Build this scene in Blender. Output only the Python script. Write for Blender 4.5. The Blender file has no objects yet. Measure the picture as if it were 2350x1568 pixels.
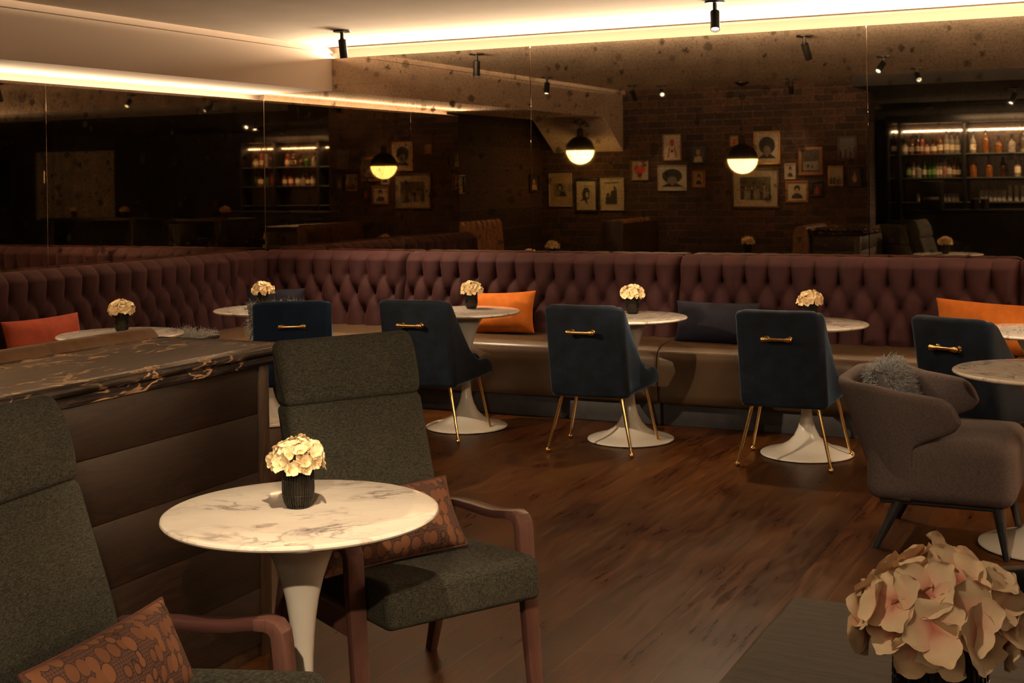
import bpy, bmesh, math, random
from math import sin, cos, pi, radians, sqrt
from mathutils import Vector, Matrix, Euler
random.seed(7)
SC = bpy.context.scene
COL = SC.collection

# ------------------------------------------------------------------ room data
MY = 8.494        # face of the back mirrors
MX = -6.231       # face of the left mirrors
CEIL = 2.556
SOF_Z = 2.235     # underside of the soffit on the left
SOF_X = -5.601    # face of the soffit
BRICK_Y = 2.42    # face of the brick wall
NICHE_X = -6.65   # brick side wall

# ------------------------------------------------------------------ mesh builder
class MB:
    def __init__(self):
        self.v = []; self.f = []; self.att = None
    def add(self, vf, M=None, fn=None):
        vs, fs = vf[0], vf[1]
        o = len(self.v)
        for p in vs:
            p = Vector(p)
            if fn: p = Vector(fn(p))
            if M is not None: p = M @ p
            self.v.append(p)
        self.f += [tuple(i + o for i in f) for f in fs]
        return self
    def build(self, name, mat, parent=None, angle=40, smooth=True, attr=None):
        me = bpy.data.meshes.new(name)
        me.from_pydata([tuple(p) for p in self.v], [], self.f)
        bm = bmesh.new(); bm.from_mesh(me)
        bmesh.ops.recalc_face_normals(bm, faces=bm.faces)
        bm.to_mesh(me); bm.free()
        if smooth:
            for p in me.polygons: p.use_smooth = True
            me.set_sharp_from_angle(angle=radians(angle))
        for m in (mat if isinstance(mat, (list, tuple)) else [mat]): me.materials.append(m)
        if attr is not None:
            a = me.attributes.new('shade', 'FLOAT', 'POINT')
            a.data.foreach_set('value', attr)
        o = bpy.data.objects.new(name, me)
        COL.objects.link(o)
        if parent is not None: o.parent = parent
        return o

def T(x=0, y=0, z=0): return Matrix.Translation((x, y, z))
def RZ(a): return Matrix.Rotation(a, 4, 'Z')
def RX(a): return Matrix.Rotation(a, 4, 'X')
def RY(a): return Matrix.Rotation(a, 4, 'Y')

def box(x0, x1, y0, y1, z0, z1):
    v = [(x, y, z) for x in (x0, x1) for y in (y0, y1) for z in (z0, z1)]
    f = [(0, 1, 3, 2), (4, 6, 7, 5), (0, 4, 5, 1), (2, 3, 7, 6), (0, 2, 6, 4), (1, 5, 7, 3)]
    return v, f

def rbox(sx, sy, sz, r=.01, k=3, n=1):
    """Box of full size sx,sy,sz centred on 0 with rounded edges; n spans on the flats."""
    h = (sx/2, sy/2, sz/2); r = min(r, min(h)*.999)
    ax = []
    for hh in h:
        c = hh - r
        a = [-c - r*math.tan(pi/4*(k-i)/k) for i in range(k)]
        a += [-c + 2*c*i/n for i in range(n+1)]
        a += [c + r*math.tan(pi/4*(i+1)/k) for i in range(k)]
        ax.append(a)
    vs = []; idx = {}; fs = []
    def vid(p):
        c = [max(-(h[i]-r), min(h[i]-r, p[i])) for i in range(3)]
        d = Vector((p[0]-c[0], p[1]-c[1], p[2]-c[2])); d.normalize()
        q = Vector(c) + d*r
        key = (round(q.x, 6), round(q.y, 6), round(q.z, 6))
        if key not in idx: idx[key] = len(vs); vs.append(q)
        return idx[key]
    for a in range(3):
        b, c = (a+1) % 3, (a+2) % 3
        for s in (-1, 1):
            for i in range(len(ax[b])-1):
                for j in range(len(ax[c])-1):
                    q = []
                    for (u, w) in ((i, j), (i+1, j), (i+1, j+1), (i, j+1)):
                        p = [0, 0, 0]; p[a] = s*h[a]; p[b] = ax[b][u]; p[c] = ax[c][w]
                        q.append(vid(p))
                    q2 = []
                    for t in q:
                        if t not in q2: q2.append(t)
                    if len(q2) > 2: fs.append(tuple(q2 if s > 0 else q2[::-1]))
    return vs, fs

def rb(x0, x1, y0, y1, z0, z1, r=.006, k=2, n=1):
    vs, fs = rbox(x1-x0, y1-y0, z1-z0, r, k, n)
    c = Vector(((x0+x1)/2, (y0+y1)/2, (z0+z1)/2))
    return [p + c for p in vs], fs

def lathe(prof, n=32, close=False):
    vs = []; fs = []; rings = []
    for r, z in prof:
        if abs(r) < 1e-6:
            rings.append([len(vs)]); vs.append((0, 0, z))
        else:
            rings.append(list(range(len(vs), len(vs)+n)))
            vs += [(r*cos(2*pi*i/n), r*sin(2*pi*i/n), z) for i in range(n)]
    for A, B in zip(rings, rings[1:]):
        if len(A) == 1 and len(B) == 1: continue
        for i in range(n):
            j = (i+1) % n
            if len(A) == 1: fs.append((A[0], B[j], B[i]))
            elif len(B) == 1: fs.append((A[i], A[j], B[0]))
            else: fs.append((A[i], A[j], B[j], B[i]))
    return vs, fs

def loft(loops, caps=True, close=False):
    n = len(loops[0]); vs = [p for l in loops for p in l]; fs = []
    m = len(loops)
    for a in range(m if close else m-1):
        b = (a+1) % m
        for i in range(n):
            j = (i+1) % n
            fs.append((a*n+i, a*n+j, b*n+j, b*n+i))
    if caps and not close:
        fs.append(tuple(range(n))[::-1]); fs.append(tuple(range((m-1)*n, m*n)))
    return vs, fs

def frames(pts, up):
    out = []
    for i, p in enumerate(pts):
        a = pts[max(i-1, 0)]; b = pts[min(i+1, len(pts)-1)]
        t = (Vector(b)-Vector(a)).normalized()
        s = t.cross(Vector(up)).normalized(); u = s.cross(t).normalized()
        out.append((Vector(p), s, u))
    return out

def sweep(pts, sec, up=(0, 0, 1), scale=None):
    loops = []
    for i, (p, s, u) in enumerate(frames(pts, up)):
        k = scale[i] if scale else 1
        k = k if isinstance(k, tuple) else (k, k)
        loops.append([p + s*a*k[0] + u*b*k[1] for a, b in sec])
    return loft(loops)

def circ(r, n=10): return [(r*cos(2*pi*i/n), r*sin(2*pi*i/n)) for i in range(n)]
def rect(w, h, r=.004):
    out = []
    for cx, cy, a0 in ((w/2-r, h/2-r, 0), (-w/2+r, h/2-r, 90), (-w/2+r, -h/2+r, 180), (w/2-r, -h/2+r, 270)):
        for a in (0, 45, 90):
            t = radians(a0+a); out.append((cx+r*cos(t), cy+r*sin(t)))
    return out
def tube(pts, r, n=10, up=(0, 0, 1)):
    if not isinstance(r, (list, tuple)): r = [r]*len(pts)
    return sweep(pts, circ(1, n), up, r)
def sphere(r, c=(0, 0, 0), n=14, m=8, sz=1):
    vs, fs = lathe([(r*sin(pi*i/m), -r*sz*cos(pi*i/m)) for i in range(m+1)], n)
    return [Vector(p)+Vector(c) for p in vs], fs
def cyl(r, z0, z1, n=24, b=.002):
    return lathe([(0, z0), (r-b, z0), (r, z0+b), (r, z1-b), (r-b, z1), (0, z1)], n)
def extrude(poly, d0, d1, axis='y'):
    """Outline (a, b) pushed along an axis: axis y -> (a, d, b); axis x -> (d, a, b)."""
    n = len(poly)
    P = (lambda a, b, d: (a, d, b)) if axis == 'y' else (lambda a, b, d: (d, a, b))
    vs = [P(a, b, d0) for a, b in poly] + [P(a, b, d1) for a, b in poly]
    fs = [tuple(range(n)), tuple(range(n, 2*n))[::-1]]
    fs += [(i, (i+1) % n, n+(i+1) % n, n+i) for i in range(n)]
    return vs, fs
def smooth01(x):
    x = max(0., min(1., x)); return x*x*(3-2*x)
def interp(x, pts):
    if x <= pts[0][0]: return pts[0][1]
    for (a, b), (c, d) in zip(pts, pts[1:]):
        if x <= c: return b + (d-b)*(x-a)/(c-a)
    return pts[-1][1]

# ------------------------------------------------------------------ tags
def tag(o, label=None, cat=None, group=None, kind=None):
    if label: o['label'] = label
    if cat: o['category'] = cat
    if group: o['group'] = group
    if kind: o['kind'] = kind
    return o
def thing(name, label, cat, loc=(0, 0, 0), rz=0, group=None):
    o = bpy.data.objects.new(name, None); COL.objects.link(o)
    o.location = loc; o.rotation_euler = (0, 0, rz); o.empty_display_size = .05
    return tag(o, label, cat, group)
def struct(name, mb, mat, smooth=False):
    return tag(mb.build(name, mat, smooth=smooth), kind='structure')
def dup(root, loc, rz, label, group=None):
    def cp(o, par):
        c = o.copy(); COL.objects.link(c)
        if par is not None: c.parent = par
        for ch in list(kids.get(o.name, [])): cp(ch, c)
        return c
    kids = {}
    def walk(o):
        kids[o.name] = list(o.children)
        for ch in o.children: walk(ch)
    walk(root)
    r = cp(root, None)
    r.location = loc; r.rotation_euler = (0, 0, rz); r['label'] = label
    if group: r['group'] = group
    return r

# ------------------------------------------------------------------ materials
class NT:
    def __init__(self, name):
        self.m = bpy.data.materials.new(name); self.m.use_nodes = True
        self.t = self.m.node_tree; self.t.nodes.clear()
        self.out = self.n('ShaderNodeOutputMaterial')
    def n(self, kind, **kw):
        nd = self.t.nodes.new(kind)
        for k, v in kw.items(): setattr(nd, k, v)
        return nd
    def l(self, a, b): self.t.links.new(a, b)
    def bsdf(self, **kw):
        b = self.n('ShaderNodeBsdfPrincipled')
        for k, v in kw.items():
            b.inputs[k].default_value = v
        self.l(b.outputs[0], self.out.inputs[0]); self.b = b
        return b
    def coord(self, kind='Object', scale=(1, 1, 1), rot=(0, 0, 0), loc=(0, 0, 0)):
        c = self.n('ShaderNodeTexCoord'); mp = self.n('ShaderNodeMapping')
        mp.inputs['Scale'].default_value = scale; mp.inputs['Rotation'].default_value = rot
        mp.inputs['Location'].default_value = loc
        self.l(c.outputs[kind], mp.inputs[0]); return mp.outputs[0]
    def noise(self, vec, scale=5, detail=4, rough=.55, dist=0):
        n = self.n('ShaderNodeTexNoise')
        n.inputs['Scale'].default_value = scale; n.inputs['Detail'].default_value = detail
        n.inputs['Roughness'].default_value = rough; n.inputs['Distortion'].default_value = dist
        if vec is not None: self.l(vec, n.inputs['Vector'])
        return n.outputs['Fac']
    def ramp(self, fac, stops, interp='LINEAR'):
        r = self.n('ShaderNodeValToRGB'); cr = r.color_ramp; cr.interpolation = interp
        while len(cr.elements) > 1: cr.elements.remove(cr.elements[-1])
        for i, (p, c) in enumerate(stops):
            e = cr.elements[0] if i == 0 else cr.elements.new(p)
            e.position = p
            c = c if isinstance(c, (tuple, list)) else (c, c, c)
            e.color = (*c[:3], 1)
        self.l(fac, r.inputs[0]); return r.outputs[0]
    def mix(self, fac, a, b, blend='MIX'):
        m = self.n('ShaderNodeMix', data_type='RGBA', blend_type=blend)
        for sock, val in ((m.inputs[0], fac), (m.inputs[6], a), (m.inputs[7], b)):
            if hasattr(val, 'links'): self.l(val, sock)
            elif isinstance(val, (tuple, list)): sock.default_value = (*val[:3], 1)
            else: sock.default_value = val
        return m.outputs[2]
    def math(self, op, a, b=None):
        m = self.n('ShaderNodeMath', operation=op)
        for s, v in ((m.inputs[0], a), (m.inputs[1], b)):
            if v is None: continue
            if hasattr(v, 'links'): self.l(v, s)
            else: s.default_value = v
        return m.outputs[0]
    def bump(self, h, strength=.3, dist=.002):
        b = self.n('ShaderNodeBump'); b.inputs['Strength'].default_value = strength
        b.inputs['Distance'].default_value = dist
        self.l(h, b.inputs['Height']); self.l(b.outputs[0], self.b.inputs['Normal'])
    def base(self, c): self.l(c, self.b.inputs['Base Color'])

def simple(name, col, rough=.5, metal=0, noise=0, nscale=30, bump=0, **kw):
    t = NT(name); t.bsdf(**{'Base Color': (*col, 1), 'Roughness': rough, 'Metallic': metal, **kw})
    if noise or bump:
        f = t.noise(t.coord(), nscale, 5)
        if noise:
            d = tuple(c*(1-noise) for c in col); u = tuple(min(1, c*(1+noise)) for c in col)
            t.base(t.ramp(f, [(.3, d), (.7, u)]))
        if bump: t.bump(f, bump, .002)
    return t.m

def velvet(name, col, sheen, tint, rough=.75, var=.35, srough=.3):
    t = NT(name); t.bsdf(**{'Base Color': (*col, 1), 'Roughness': rough, 'Sheen Weight': sheen, 'Sheen Tint': (*tint, 1),
                            'Sheen Roughness': srough, 'Specular IOR Level': .25})
    v = t.coord()
    f = t.noise(v, 12, 6, .65)
    t.base(t.ramp(f, [(.3, tuple(c*(1-var) for c in col)), (.72, tuple(c*(1+var) for c in col))]))
    t.bump(t.noise(v, 420, 2), .25, .0006)
    return t.m

def tweed(name, dark, light, rough=.9, sc=1.0, contrast=(.42, .66)):
    t = NT(name); t.bsdf(Roughness=rough)
    t.b.inputs['Specular IOR Level'].default_value = .2
    v1 = t.coord(scale=(90*sc, 90*sc, 700*sc)); v2 = t.coord(scale=(700*sc, 700*sc, 90*sc))
    a = t.noise(v1, 1, 2, .6); b = t.noise(v2, 1, 2, .6)
    c = t.noise(t.coord(), 3, 3)
    m = t.math('ADD', t.math('MULTIPLY', a, .5), t.math('MULTIPLY', b, .5))
    m = t.math('ADD', m, t.math('MULTIPLY', t.math('SUBTRACT', c, .5), .12))
    t.base(t.ramp(m, [(contrast[0], dark), (contrast[1], light)]))
    t.bump(m, .5, .0012)
    return t.m

def marble_white():
    t = NT('white_marble'); t.bsdf(Roughness=.07)
    t.b.inputs['Coat Weight'].default_value = .3
    oi = t.n('ShaderNodeObjectInfo')
    v = t.coord()
    mv = t.n('ShaderNodeVectorMath', operation='ADD'); t.l(v, mv.inputs[0])
    cx = t.n('ShaderNodeCombineXYZ'); t.l(t.math('MULTIPLY', oi.outputs['Random'], 40), cx.inputs[0]); t.l(cx.outputs[0], mv.inputs[1])
    vv = mv.outputs[0]
    mp = t.n('ShaderNodeMapping'); mp.vector_type = 'TEXTURE'; mp.inputs['Scale'].default_value = (1.0, .50, 1); mp.inputs['Rotation'].default_value = (0, 0, .62); t.l(vv, mp.inputs[0])
    def vein(scale, width, dist):
        n = t.noise(mp.outputs[0], scale, 6, .6, dist)
        d = t.math('ABSOLUTE', t.math('SUBTRACT', n, .5))
        return t.ramp(d, [(0, 1), (width, 0)])
    a = vein(2.3, .026, .8); b = vein(5.0, .016, .3)
    mask = t.ramp(t.noise(vv, 5, 3), [(.40, .12), (.60, 1)])
    a = t.math('MULTIPLY', a, mask)
    fac = t.math('ADD', t.math('MULTIPLY', a, .85), t.math('MULTIPLY', t.math('MULTIPLY', b, mask), .35))
    cl = t.ramp(t.noise(mp.outputs[0], 3.2, 5, .6), [(.35, (.82, .74, .65)), (.7, (.68, .60, .53))])
    t.base(t.mix(fac, cl, (.20, .155, .16)))
    return t.m

def marble_dark():
    t = NT('dark_gold_marble'); t.bsdf(Roughness=.2)
    t.b.inputs['Specular IOR Level'].default_value = .3; t.b.inputs['IOR'].default_value = 1.16
    def ridge(vec, scale, width, dist, d=4):
        n = t.noise(vec, scale, d, .5, dist)
        return t.ramp(t.math('ABSOLUTE', t.math('SUBTRACT', n, .5)), [(0, 1), (width*.55, .8), (width, 0)])
    st = t.coord(scale=(16, 1.5, 16), rot=(0, 0, .14))
    n1 = t.noise(st, 1.0, 8, .72, .4)
    base = t.ramp(n1, [(.30, (.012, .0085, .0085)), (.47, (.040, .029, .026)), (.56, (.120, .086, .070)), (.61, (.036, .025, .022)), (.70, (.085, .047, .030)), (.8, (.025, .018, .017))])
    blk = t.ramp(t.noise(t.coord(scale=(3, 1.2, 3)), 2.5, 4), [(.36, .30), (.62, 1)])
    base = t.mix(1, base, blk, 'MULTIPLY')
    a = ridge(t.coord(scale=(1.5, 1, 1.5), rot=(0, 0, .7)), 3.6, .020, .9)
    a = t.math('MULTIPLY', a, t.ramp(t.noise(t.coord(), 3.4, 2), [(.47, 0), (.52, 1)]))
    c = ridge(t.coord(scale=(5, 1, 5), rot=(0, 0, .25)), 2.2, .014, .5)
    c = t.math('MULTIPLY', c, t.ramp(t.noise(t.coord(loc=(3, 1, 0)), 4, 2), [(.45, 0), (.55, .75)]))
    big = t.ramp(t.noise(t.coord(scale=(2.2, 1, 2.2), rot=(0, 0, .8), loc=(.3, 1.1, 0)), 3.4, 4, .55, .8), [(.665, 0), (.675, 1)])
    f = t.math('MAXIMUM', t.math('MAXIMUM', a, c), t.math('MULTIPLY', big, .9))
    t.base(t.mix(f, base, (.62, .37, .20)))
    return t.m

def wood(name, dark, light, rough=.4, axis=1, scale=1.0, ring=22, coat=0):
    t = NT(name); t.bsdf(Roughness=rough)
    t.b.inputs['Coat Weight'].default_value = coat
    s = [14*scale]*3; s[axis] = 1.1*scale
    v = t.coord(scale=tuple(s))
    n = t.noise(v, 1.3, 6, .62, 1.2)
    w = t.math('FRACT', t.math('MULTIPLY', n, ring*.35))
    g = t.noise(t.coord(scale=tuple(q*5 for q in s)), 2, 3)
    f = t.math('ADD', t.math('MULTIPLY', w, .55), t.math('MULTIPLY', g, .45))
    t.base(t.ramp(f, [(.2, dark), (.75, light)]))
    t.bump(f, .25, .0008)
    return t.m

def plank_floor():
    t = NT('plank_floor'); t.bsdf(Roughness=.4); t.b.inputs['Specular IOR Level'].default_value = .25; t.b.inputs['IOR'].default_value = 1.25
    v = t.coord(scale=(1, 1, 1), rot=(0, 0, pi/2))
    br = t.n('ShaderNodeTexBrick'); t.l(v, br.inputs[0])
    br.offset = .37; br.inputs['Scale'].default_value = 1
    br.inputs['Brick Width'].default_value = 1.35; br.inputs['Row Height'].default_value = .158
    br.inputs['Mortar Size'].default_value = .0024; br.inputs['Mortar Smooth'].default_value = .2
    br.inputs['Color1'].default_value = (0, 0, 0, 1); br.inputs['Color2'].default_value = (1, 1, 1, 1)
    br.inputs['Mortar'].default_value = (.5, .5, .5, 1)
    plank = br.outputs['Color']
    vg = t.coord(scale=(26, 2.2, 1))
    grain = t.noise(vg, 1.6, 7, .65, .6)
    wear = t.noise(t.coord(scale=(2.2, 1, 1)), 1.7, 5, .65)
    col = t.ramp(grain, [(.25, (.008, .0024, .0008)), (.5, (.036, .0115, .0030)), (.78, (.088, .035, .0105))])
    tint = t.mix(plank, (.55, .42, .38), (1.45, 1.30, 1.0))
    col = t.mix(.8, col, tint, 'MULTIPLY')
    worn = t.ramp(wear, [(.40, 0), (.66, 1)])
    col = t.mix(t.math('MULTIPLY', worn, .5), col, (.072, .034, .011))
    scr = t.noise(t.coord(scale=(7, 120, 1), rot=(0, 0, .1)), 1, 3, .7)
    scr = t.math('MULTIPLY', t.ramp(scr, [(.66, 0), (.74, 1)]), .35)
    col = t.mix(scr, col, (.15, .085, .04))
    spk = t.ramp(t.noise(t.coord(scale=(40, 90, 1)), 1, 4, .8), [(.72, 0), (.80, 1)])
    col = t.mix(t.math('MULTIPLY', spk, .12), col, (.004, .0025, .002))
    col = t.mix(t.math('MULTIPLY', br.outputs['Fac'], .8), col, t.ramp(wear, [(.45, (.004, .002, .001)), (.6, (.10, .05, .02))]))
    t.base(col)
    t.l(t.ramp(t.math('ADD', t.math('MULTIPLY', grain, .5), t.math('MULTIPLY', wear, .5)), [(.3, .22), (.65, .40)]), t.b.inputs['Roughness'])
    h = t.math('SUBTRACT', t.math('MULTIPLY', grain, .35), t.math('MULTIPLY', br.outputs['Fac'], 1.0))
    t.bump(h, .35, .003)
    return t.m

def brick_mat(name, rot):
    t = NT(name); t.bsdf(Roughness=.85)
    v = t.coord(rot=rot)
    wob = t.n('ShaderNodeTexNoise'); wob.inputs['Scale'].default_value = 7
    t.l(v, wob.inputs['Vector'])
    mv = t.n('ShaderNodeVectorMath', operation='MULTIPLY_ADD'); t.l(wob.outputs['Color'], mv.inputs[0])
    mv.inputs[1].default_value = (.016, .016, 0); t.l(v, mv.inputs[2])
    br = t.n('ShaderNodeTexBrick'); t.l(mv.outputs[0], br.inputs[0])
    br.inputs['Scale'].default_value = 1; br.inputs['Brick Width'].default_value = .225; br.inputs['Row Height'].default_value = .078
    br.inputs['Mortar Size'].default_value = .006; br.inputs['Mortar Smooth'].default_value = .3
    br.inputs['Color1'].default_value = (.024, .0100, .0075, 1); br.inputs['Color2'].default_value = (.072, .030, .019, 1)
    br.inputs['Mortar'].default_value = (.085, .062, .046, 1)
    n = t.noise(v, 22, 6, .65)
    c = t.mix(.7, br.outputs['Color'], t.ramp(n, [(.3, (.35, .35, .35)), (.7, (1.35, 1.3, 1.2))]), 'MULTIPLY')
    t.base(c)
    h = t.math('ADD', t.math('MULTIPLY', t.math('SUBTRACT', 1, br.outputs['Fac']), 1), t.math('MULTIPLY', n, .5))
    t.bump(h, .9, .012)
    return t.m

def antique_mirror():
    t = NT('antique_mirror')
    v = t.coord('Object')
    vor = t.n('ShaderNodeTexVoronoi'); vor.inputs['Scale'].default_value = 13; vor.inputs['Randomness'].default_value = 1
    wob = t.n('ShaderNodeTexNoise'); wob.inputs['Scale'].default_value = 45; wob.inputs['Detail'].default_value = 3
    t.l(v, wob.inputs['Vector'])
    mv = t.n('ShaderNodeVectorMath', operation='MULTIPLY_ADD'); t.l(wob.outputs['Color'], mv.inputs[0])
    mv.inputs[1].default_value = (.035, .035, .035); t.l(v, mv.inputs[2]); t.l(mv.outputs[0], vor.inputs['Vector'])
    sep = t.n('ShaderNodeSeparateColor'); t.l(vor.outputs['Color'], sep.inputs[0])
    rad = t.math('MULTIPLY', t.math('POWER', sep.outputs[0], 1.7), .33)
    d = t.math('SUBTRACT', vor.outputs['Distance'], rad)
    big = t.ramp(d, [(.0, 1), (.17, 0)])
    big = t.math('MULTIPLY', big, t.ramp(sep.outputs[1], [(.15, 0), (.4, 1)]))
    fine = t.ramp(t.noise(v, 60, 5, .8), [(.47, 0), (.70, 1)])
    zone = t.ramp(t.noise(v, 2.3, 4), [(.36, .5), (.60, 1)])
    spots = t.math('MULTIPLY', t.math('MAXIMUM', t.math('MULTIPLY', big, .95), t.math('MULTIPLY', fine, .55)), zone)
    refl = t.mix(spots, (.56, .46, .355), (.06, .045, .035))
    cloud = t.ramp(t.noise(v, 6, 5, .6), [(.3, .80), (.7, 1.1)])
    refl = t.mix(1, refl, cloud, 'MULTIPLY')
    g = t.n('ShaderNodeBsdfGlossy'); g.inputs['Roughness'].default_value = .018; t.l(refl, g.inputs['Color'])
    df = t.n('ShaderNodeBsdfDiffuse'); df.inputs['Color'].default_value = (.030, .022, .014, 1)
    sx = t.n('ShaderNodeSeparateXYZ'); t.l(v, sx.inputs[0])
    haze = t.ramp(sx.outputs[2], [(0, .55), (.10, .10), (.3, .03)])   # dull strip along the lower edge of the old glass
    haze = t.math('MULTIPLY', haze, t.ramp(t.noise(v, 4, 4), [(.35, .2), (.65, 1)]))
    haze = t.math('MAXIMUM', haze, t.math('MULTIPLY', spots, .5))
    ms = t.n('ShaderNodeMixShader'); t.l(haze, ms.inputs[0]); t.l(g.outputs[0], ms.inputs[1]); t.l(df.outputs[0], ms.inputs[2])
    t.l(ms.outputs[0], t.out.inputs[0])
    return t.m

def emit(name, col, s):
    t = NT(name); e = t.n('ShaderNodeEmission'); e.inputs[0].default_value = (*col, 1); e.inputs[1].default_value = s
    t.l(e.outputs[0], t.out.inputs[0]); return t.m

def petal_mat(name, tip, mid, heart):
    t = NT(name); t.bsdf(Roughness=.6)
    a = t.n('ShaderNodeAttribute'); a.attribute_name = 'shade'
    c = t.ramp(a.outputs['Fac'], [(0, heart), (.3, mid), (.62, tip)])
    n = t.noise(t.coord(), 60, 3)
    t.base(t.mix(.5, c, t.ramp(n, [(.3, .82), (.7, 1.1)]), 'MULTIPLY'))
    t.b.inputs['Subsurface Weight'].default_value = .12
    t.b.inputs['Subsurface Radius'].default_value = (.006, .004, .002)
    t.b.inputs['Specular IOR Level'].default_value = .2
    return t.m

def patch_fabric():
    """Rust cushion cloth of raised ovals on a fine dark check."""
    t = NT('oval_patch_fabric'); t.bsdf(Roughness=.85)
    v = t.coord(scale=(1, 1, 1))
    vor = t.n('ShaderNodeTexVoronoi'); vor.inputs['Scale'].default_value = 26; vor.inputs['Randomness'].default_value = .55
    mp = t.n('ShaderNodeMapping'); mp.inputs['Scale'].default_value = (1.25, 1, .9); t.l(v, mp.inputs[0]); t.l(mp.outputs[0], vor.inputs['Vector'])
    oval = t.ramp(vor.outputs['Distance'], [(.50, 1), (.53, 0)])
    rim = t.ramp(t.math('ABSOLUTE', t.math('SUBTRACT', vor.outputs['Distance'], .52)), [(.015, 1), (.04, 0)])
    sep = t.n('ShaderNodeSeparateColor'); t.l(vor.outputs['Color'], sep.inputs[0])
    oc = t.mix(sep.outputs[0], (.125, .046, .020), (.185, .072, .030))
    sx = t.n('ShaderNodeSeparateXYZ'); t.l(v, sx.inputs[0])
    def stripe(s, f): return t.ramp(t.math('FRACT', t.math('MULTIPLY', s, f)), [(.55, 0), (.62, 1)])
    chk = t.math('ADD', t.math('MULTIPLY', stripe(sx.outputs[0], 130), .5), t.math('MULTIPLY', stripe(sx.outputs[2], 130), .5))
    bc = t.mix(chk, (.105, .040, .020), (.030, .015, .018))
    c = t.mix(oval, bc, oc)
    c = t.mix(rim, c, (.03, .012, .010))
    t.base(c)
    t.bump(t.math('ADD', oval, t.math('MULTIPLY', t.noise(v, 500, 2), .3)), .5, .002)
    return t.m

M = {}
M['ceiling'] = simple('ceiling_plaster', (.78, .70, .62), .9, noise=.05, nscale=3)
M['plaster'] = simple('soffit_plaster', (.58, .47, .39), .9)
M['dark_paint'] = simple('dark_paint', (.010, .009, .008), .75)
M['black_ceiling'] = simple('black_ceiling_paint', (.012, .010, .009), .8)
M['floor'] = plank_floor()
M['brick'] = brick_mat('old_brick', (radians(90), 0, 0))
M['brick_side'] = brick_mat('old_brick_side', (radians(90), 0, radians(90)))
M['mirror'] = antique_mirror()
M['purple'] = velvet('plum_velvet', (.030, .0076, .0086), .18, (.50, .12, .12), .8, .25, .3)
M['blue'] = velvet('blue_velvet', (.0024, .0058, .0130), 1.0, (.22, .38, .62), .8, .85, .2)
M['bright_blue'] = velvet('bright_blue_velvet', (.0015, .011, .034), .5, (.06, .28, .55), .8, .4, .25)
M['vinyl'] = simple('olive_brown_vinyl', (.062, .036, .018), .36, noise=.10, nscale=8, bump=.06)
M['plinth'] = simple('slate_plinth', (.036, .034, .040), .55, noise=.25, nscale=14, bump=.15)
M['brown_leather'] = simple('brown_leather', (.150, .076, .036), .5, noise=.2, nscale=25, bump=.15)
M['channel_leather'] = simple('tan_channel_leather', (.30, .13, .055), .45, noise=.2, nscale=20, bump=.1)
M['green'] = tweed('green_grey_tweed', (.0125, .0128, .0105), (.082, .074, .054))
M['grey_weave'] = tweed('grey_brown_weave', (.046, .034, .033), (.130, .098, .090), sc=1.25, contrast=(.38, .66))
M['mahogany'] = wood('red_brown_wood', (.055, .021, .017), (.120, .054, .043), .32, 2, 1.6, 4, .2)
M['mahogany_arm'] = wood('red_brown_arm_wood', (.030, .012, .011), (.070, .029, .025), .30, 1, 1.6, 4, .2)
M['oak'] = wood('dark_oak_panel', (.0065, .0026, .0010), (.025, .0096, .0031), .5, 1, .55, 30)
M['oak_trim'] = wood('dark_oak_trim', (.020, .009, .004), (.055, .026, .011), .4, 2, .8, 14)
M['ash'] = wood('stained_ash', (.030, .024, .020), (.075, .062, .052), .42, 0, .6, 34)
M['marble'] = marble_white()
M['stone'] = marble_dark()
M['tulip'] = simple('white_lacquer', (.66, .62, .56), .22, noise=.03, nscale=12, **{'Coat Weight': .25})
M['brass'] = simple('polished_brass', (.83, .56, .23), .16, 1)
M['black_metal'] = simple('black_metal', (.012, .011, .011), .45, .4)
M['black_wood'] = simple('black_stained_wood', (.012, .013, .017), .35, noise=.3, nscale=30)
M['black_leather'] = simple('black_leather', (.012, .010, .010), .5, bump=.1)
M['steel'] = simple('brushed_steel', (.55, .55, .56), .28, 1)
M['coral'] = velvet('coral_velvet', (.40, .075, .040), .35, (1, .55, .45), .8, .2)
M['orange'] = velvet('orange_velvet', (.48, .125, .012), .35, (1, .6, .25), .8, .2)
M['navy'] = velvet('navy_velvet', (.0045, .0045, .012), .25, (.22, .22, .45), .8, .3)
M['patch'] = patch_fabric()
M['patch_trim'] = simple('cushion_piping', (.075, .024, .016), .8)
M['fur_grey'] = simple('grey_curly_wool', (.27, .28, .29), .9, noise=.3, nscale=40)
M['fur_pale'] = simple('pale_long_wool', (.42, .41, .38), .9, noise=.2, nscale=40)
M['wool_core'] = simple('grey_cushion_cloth', (.11, .105, .11), .9)
M['petal'] = petal_mat('cream_petal', (.86, .70, .44), (.84, .62, .36), (.62, .40, .14))
M['petal_pink'] = petal_mat('blush_petal', (.80, .60, .40), (.78, .48, .34), (.55, .16, .12))
M['stem_green'] = simple('stem_green', (.05, .06, .02), .7)
M['vase_glass'] = simple('smoked_glass', (.22, .19, .13), .05, **{'Transmission Weight': .95, 'IOR': 1.3})
M['wire'] = simple('black_wire', (.010, .009, .009), .35, .3)
M['candle'] = simple('pale_candle', (.75, .66, .48), .6)
M['opal'] = emit('opal_glass_lit', (1, .62, .18), 15)
M['opal2'] = emit('opal_glass_lit_soft', (1, .60, .20), 11)
M['bronze'] = simple('dark_bronze', (.030, .018, .012), .4, .7)
M['lamp_face'] = emit('spot_lamp_face', (1, .86, .62), 25)
M['lamp_face_dim'] = emit('spot_lamp_face_dim', (1, .86, .62), 4)
M['led'] = emit('led_strip_glow', (1, .72, .42), 26)
M['shelf_glass'] = simple('shelf_glass', (.08, .09, .08), .1, **{'Coat Weight': .4})
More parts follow.
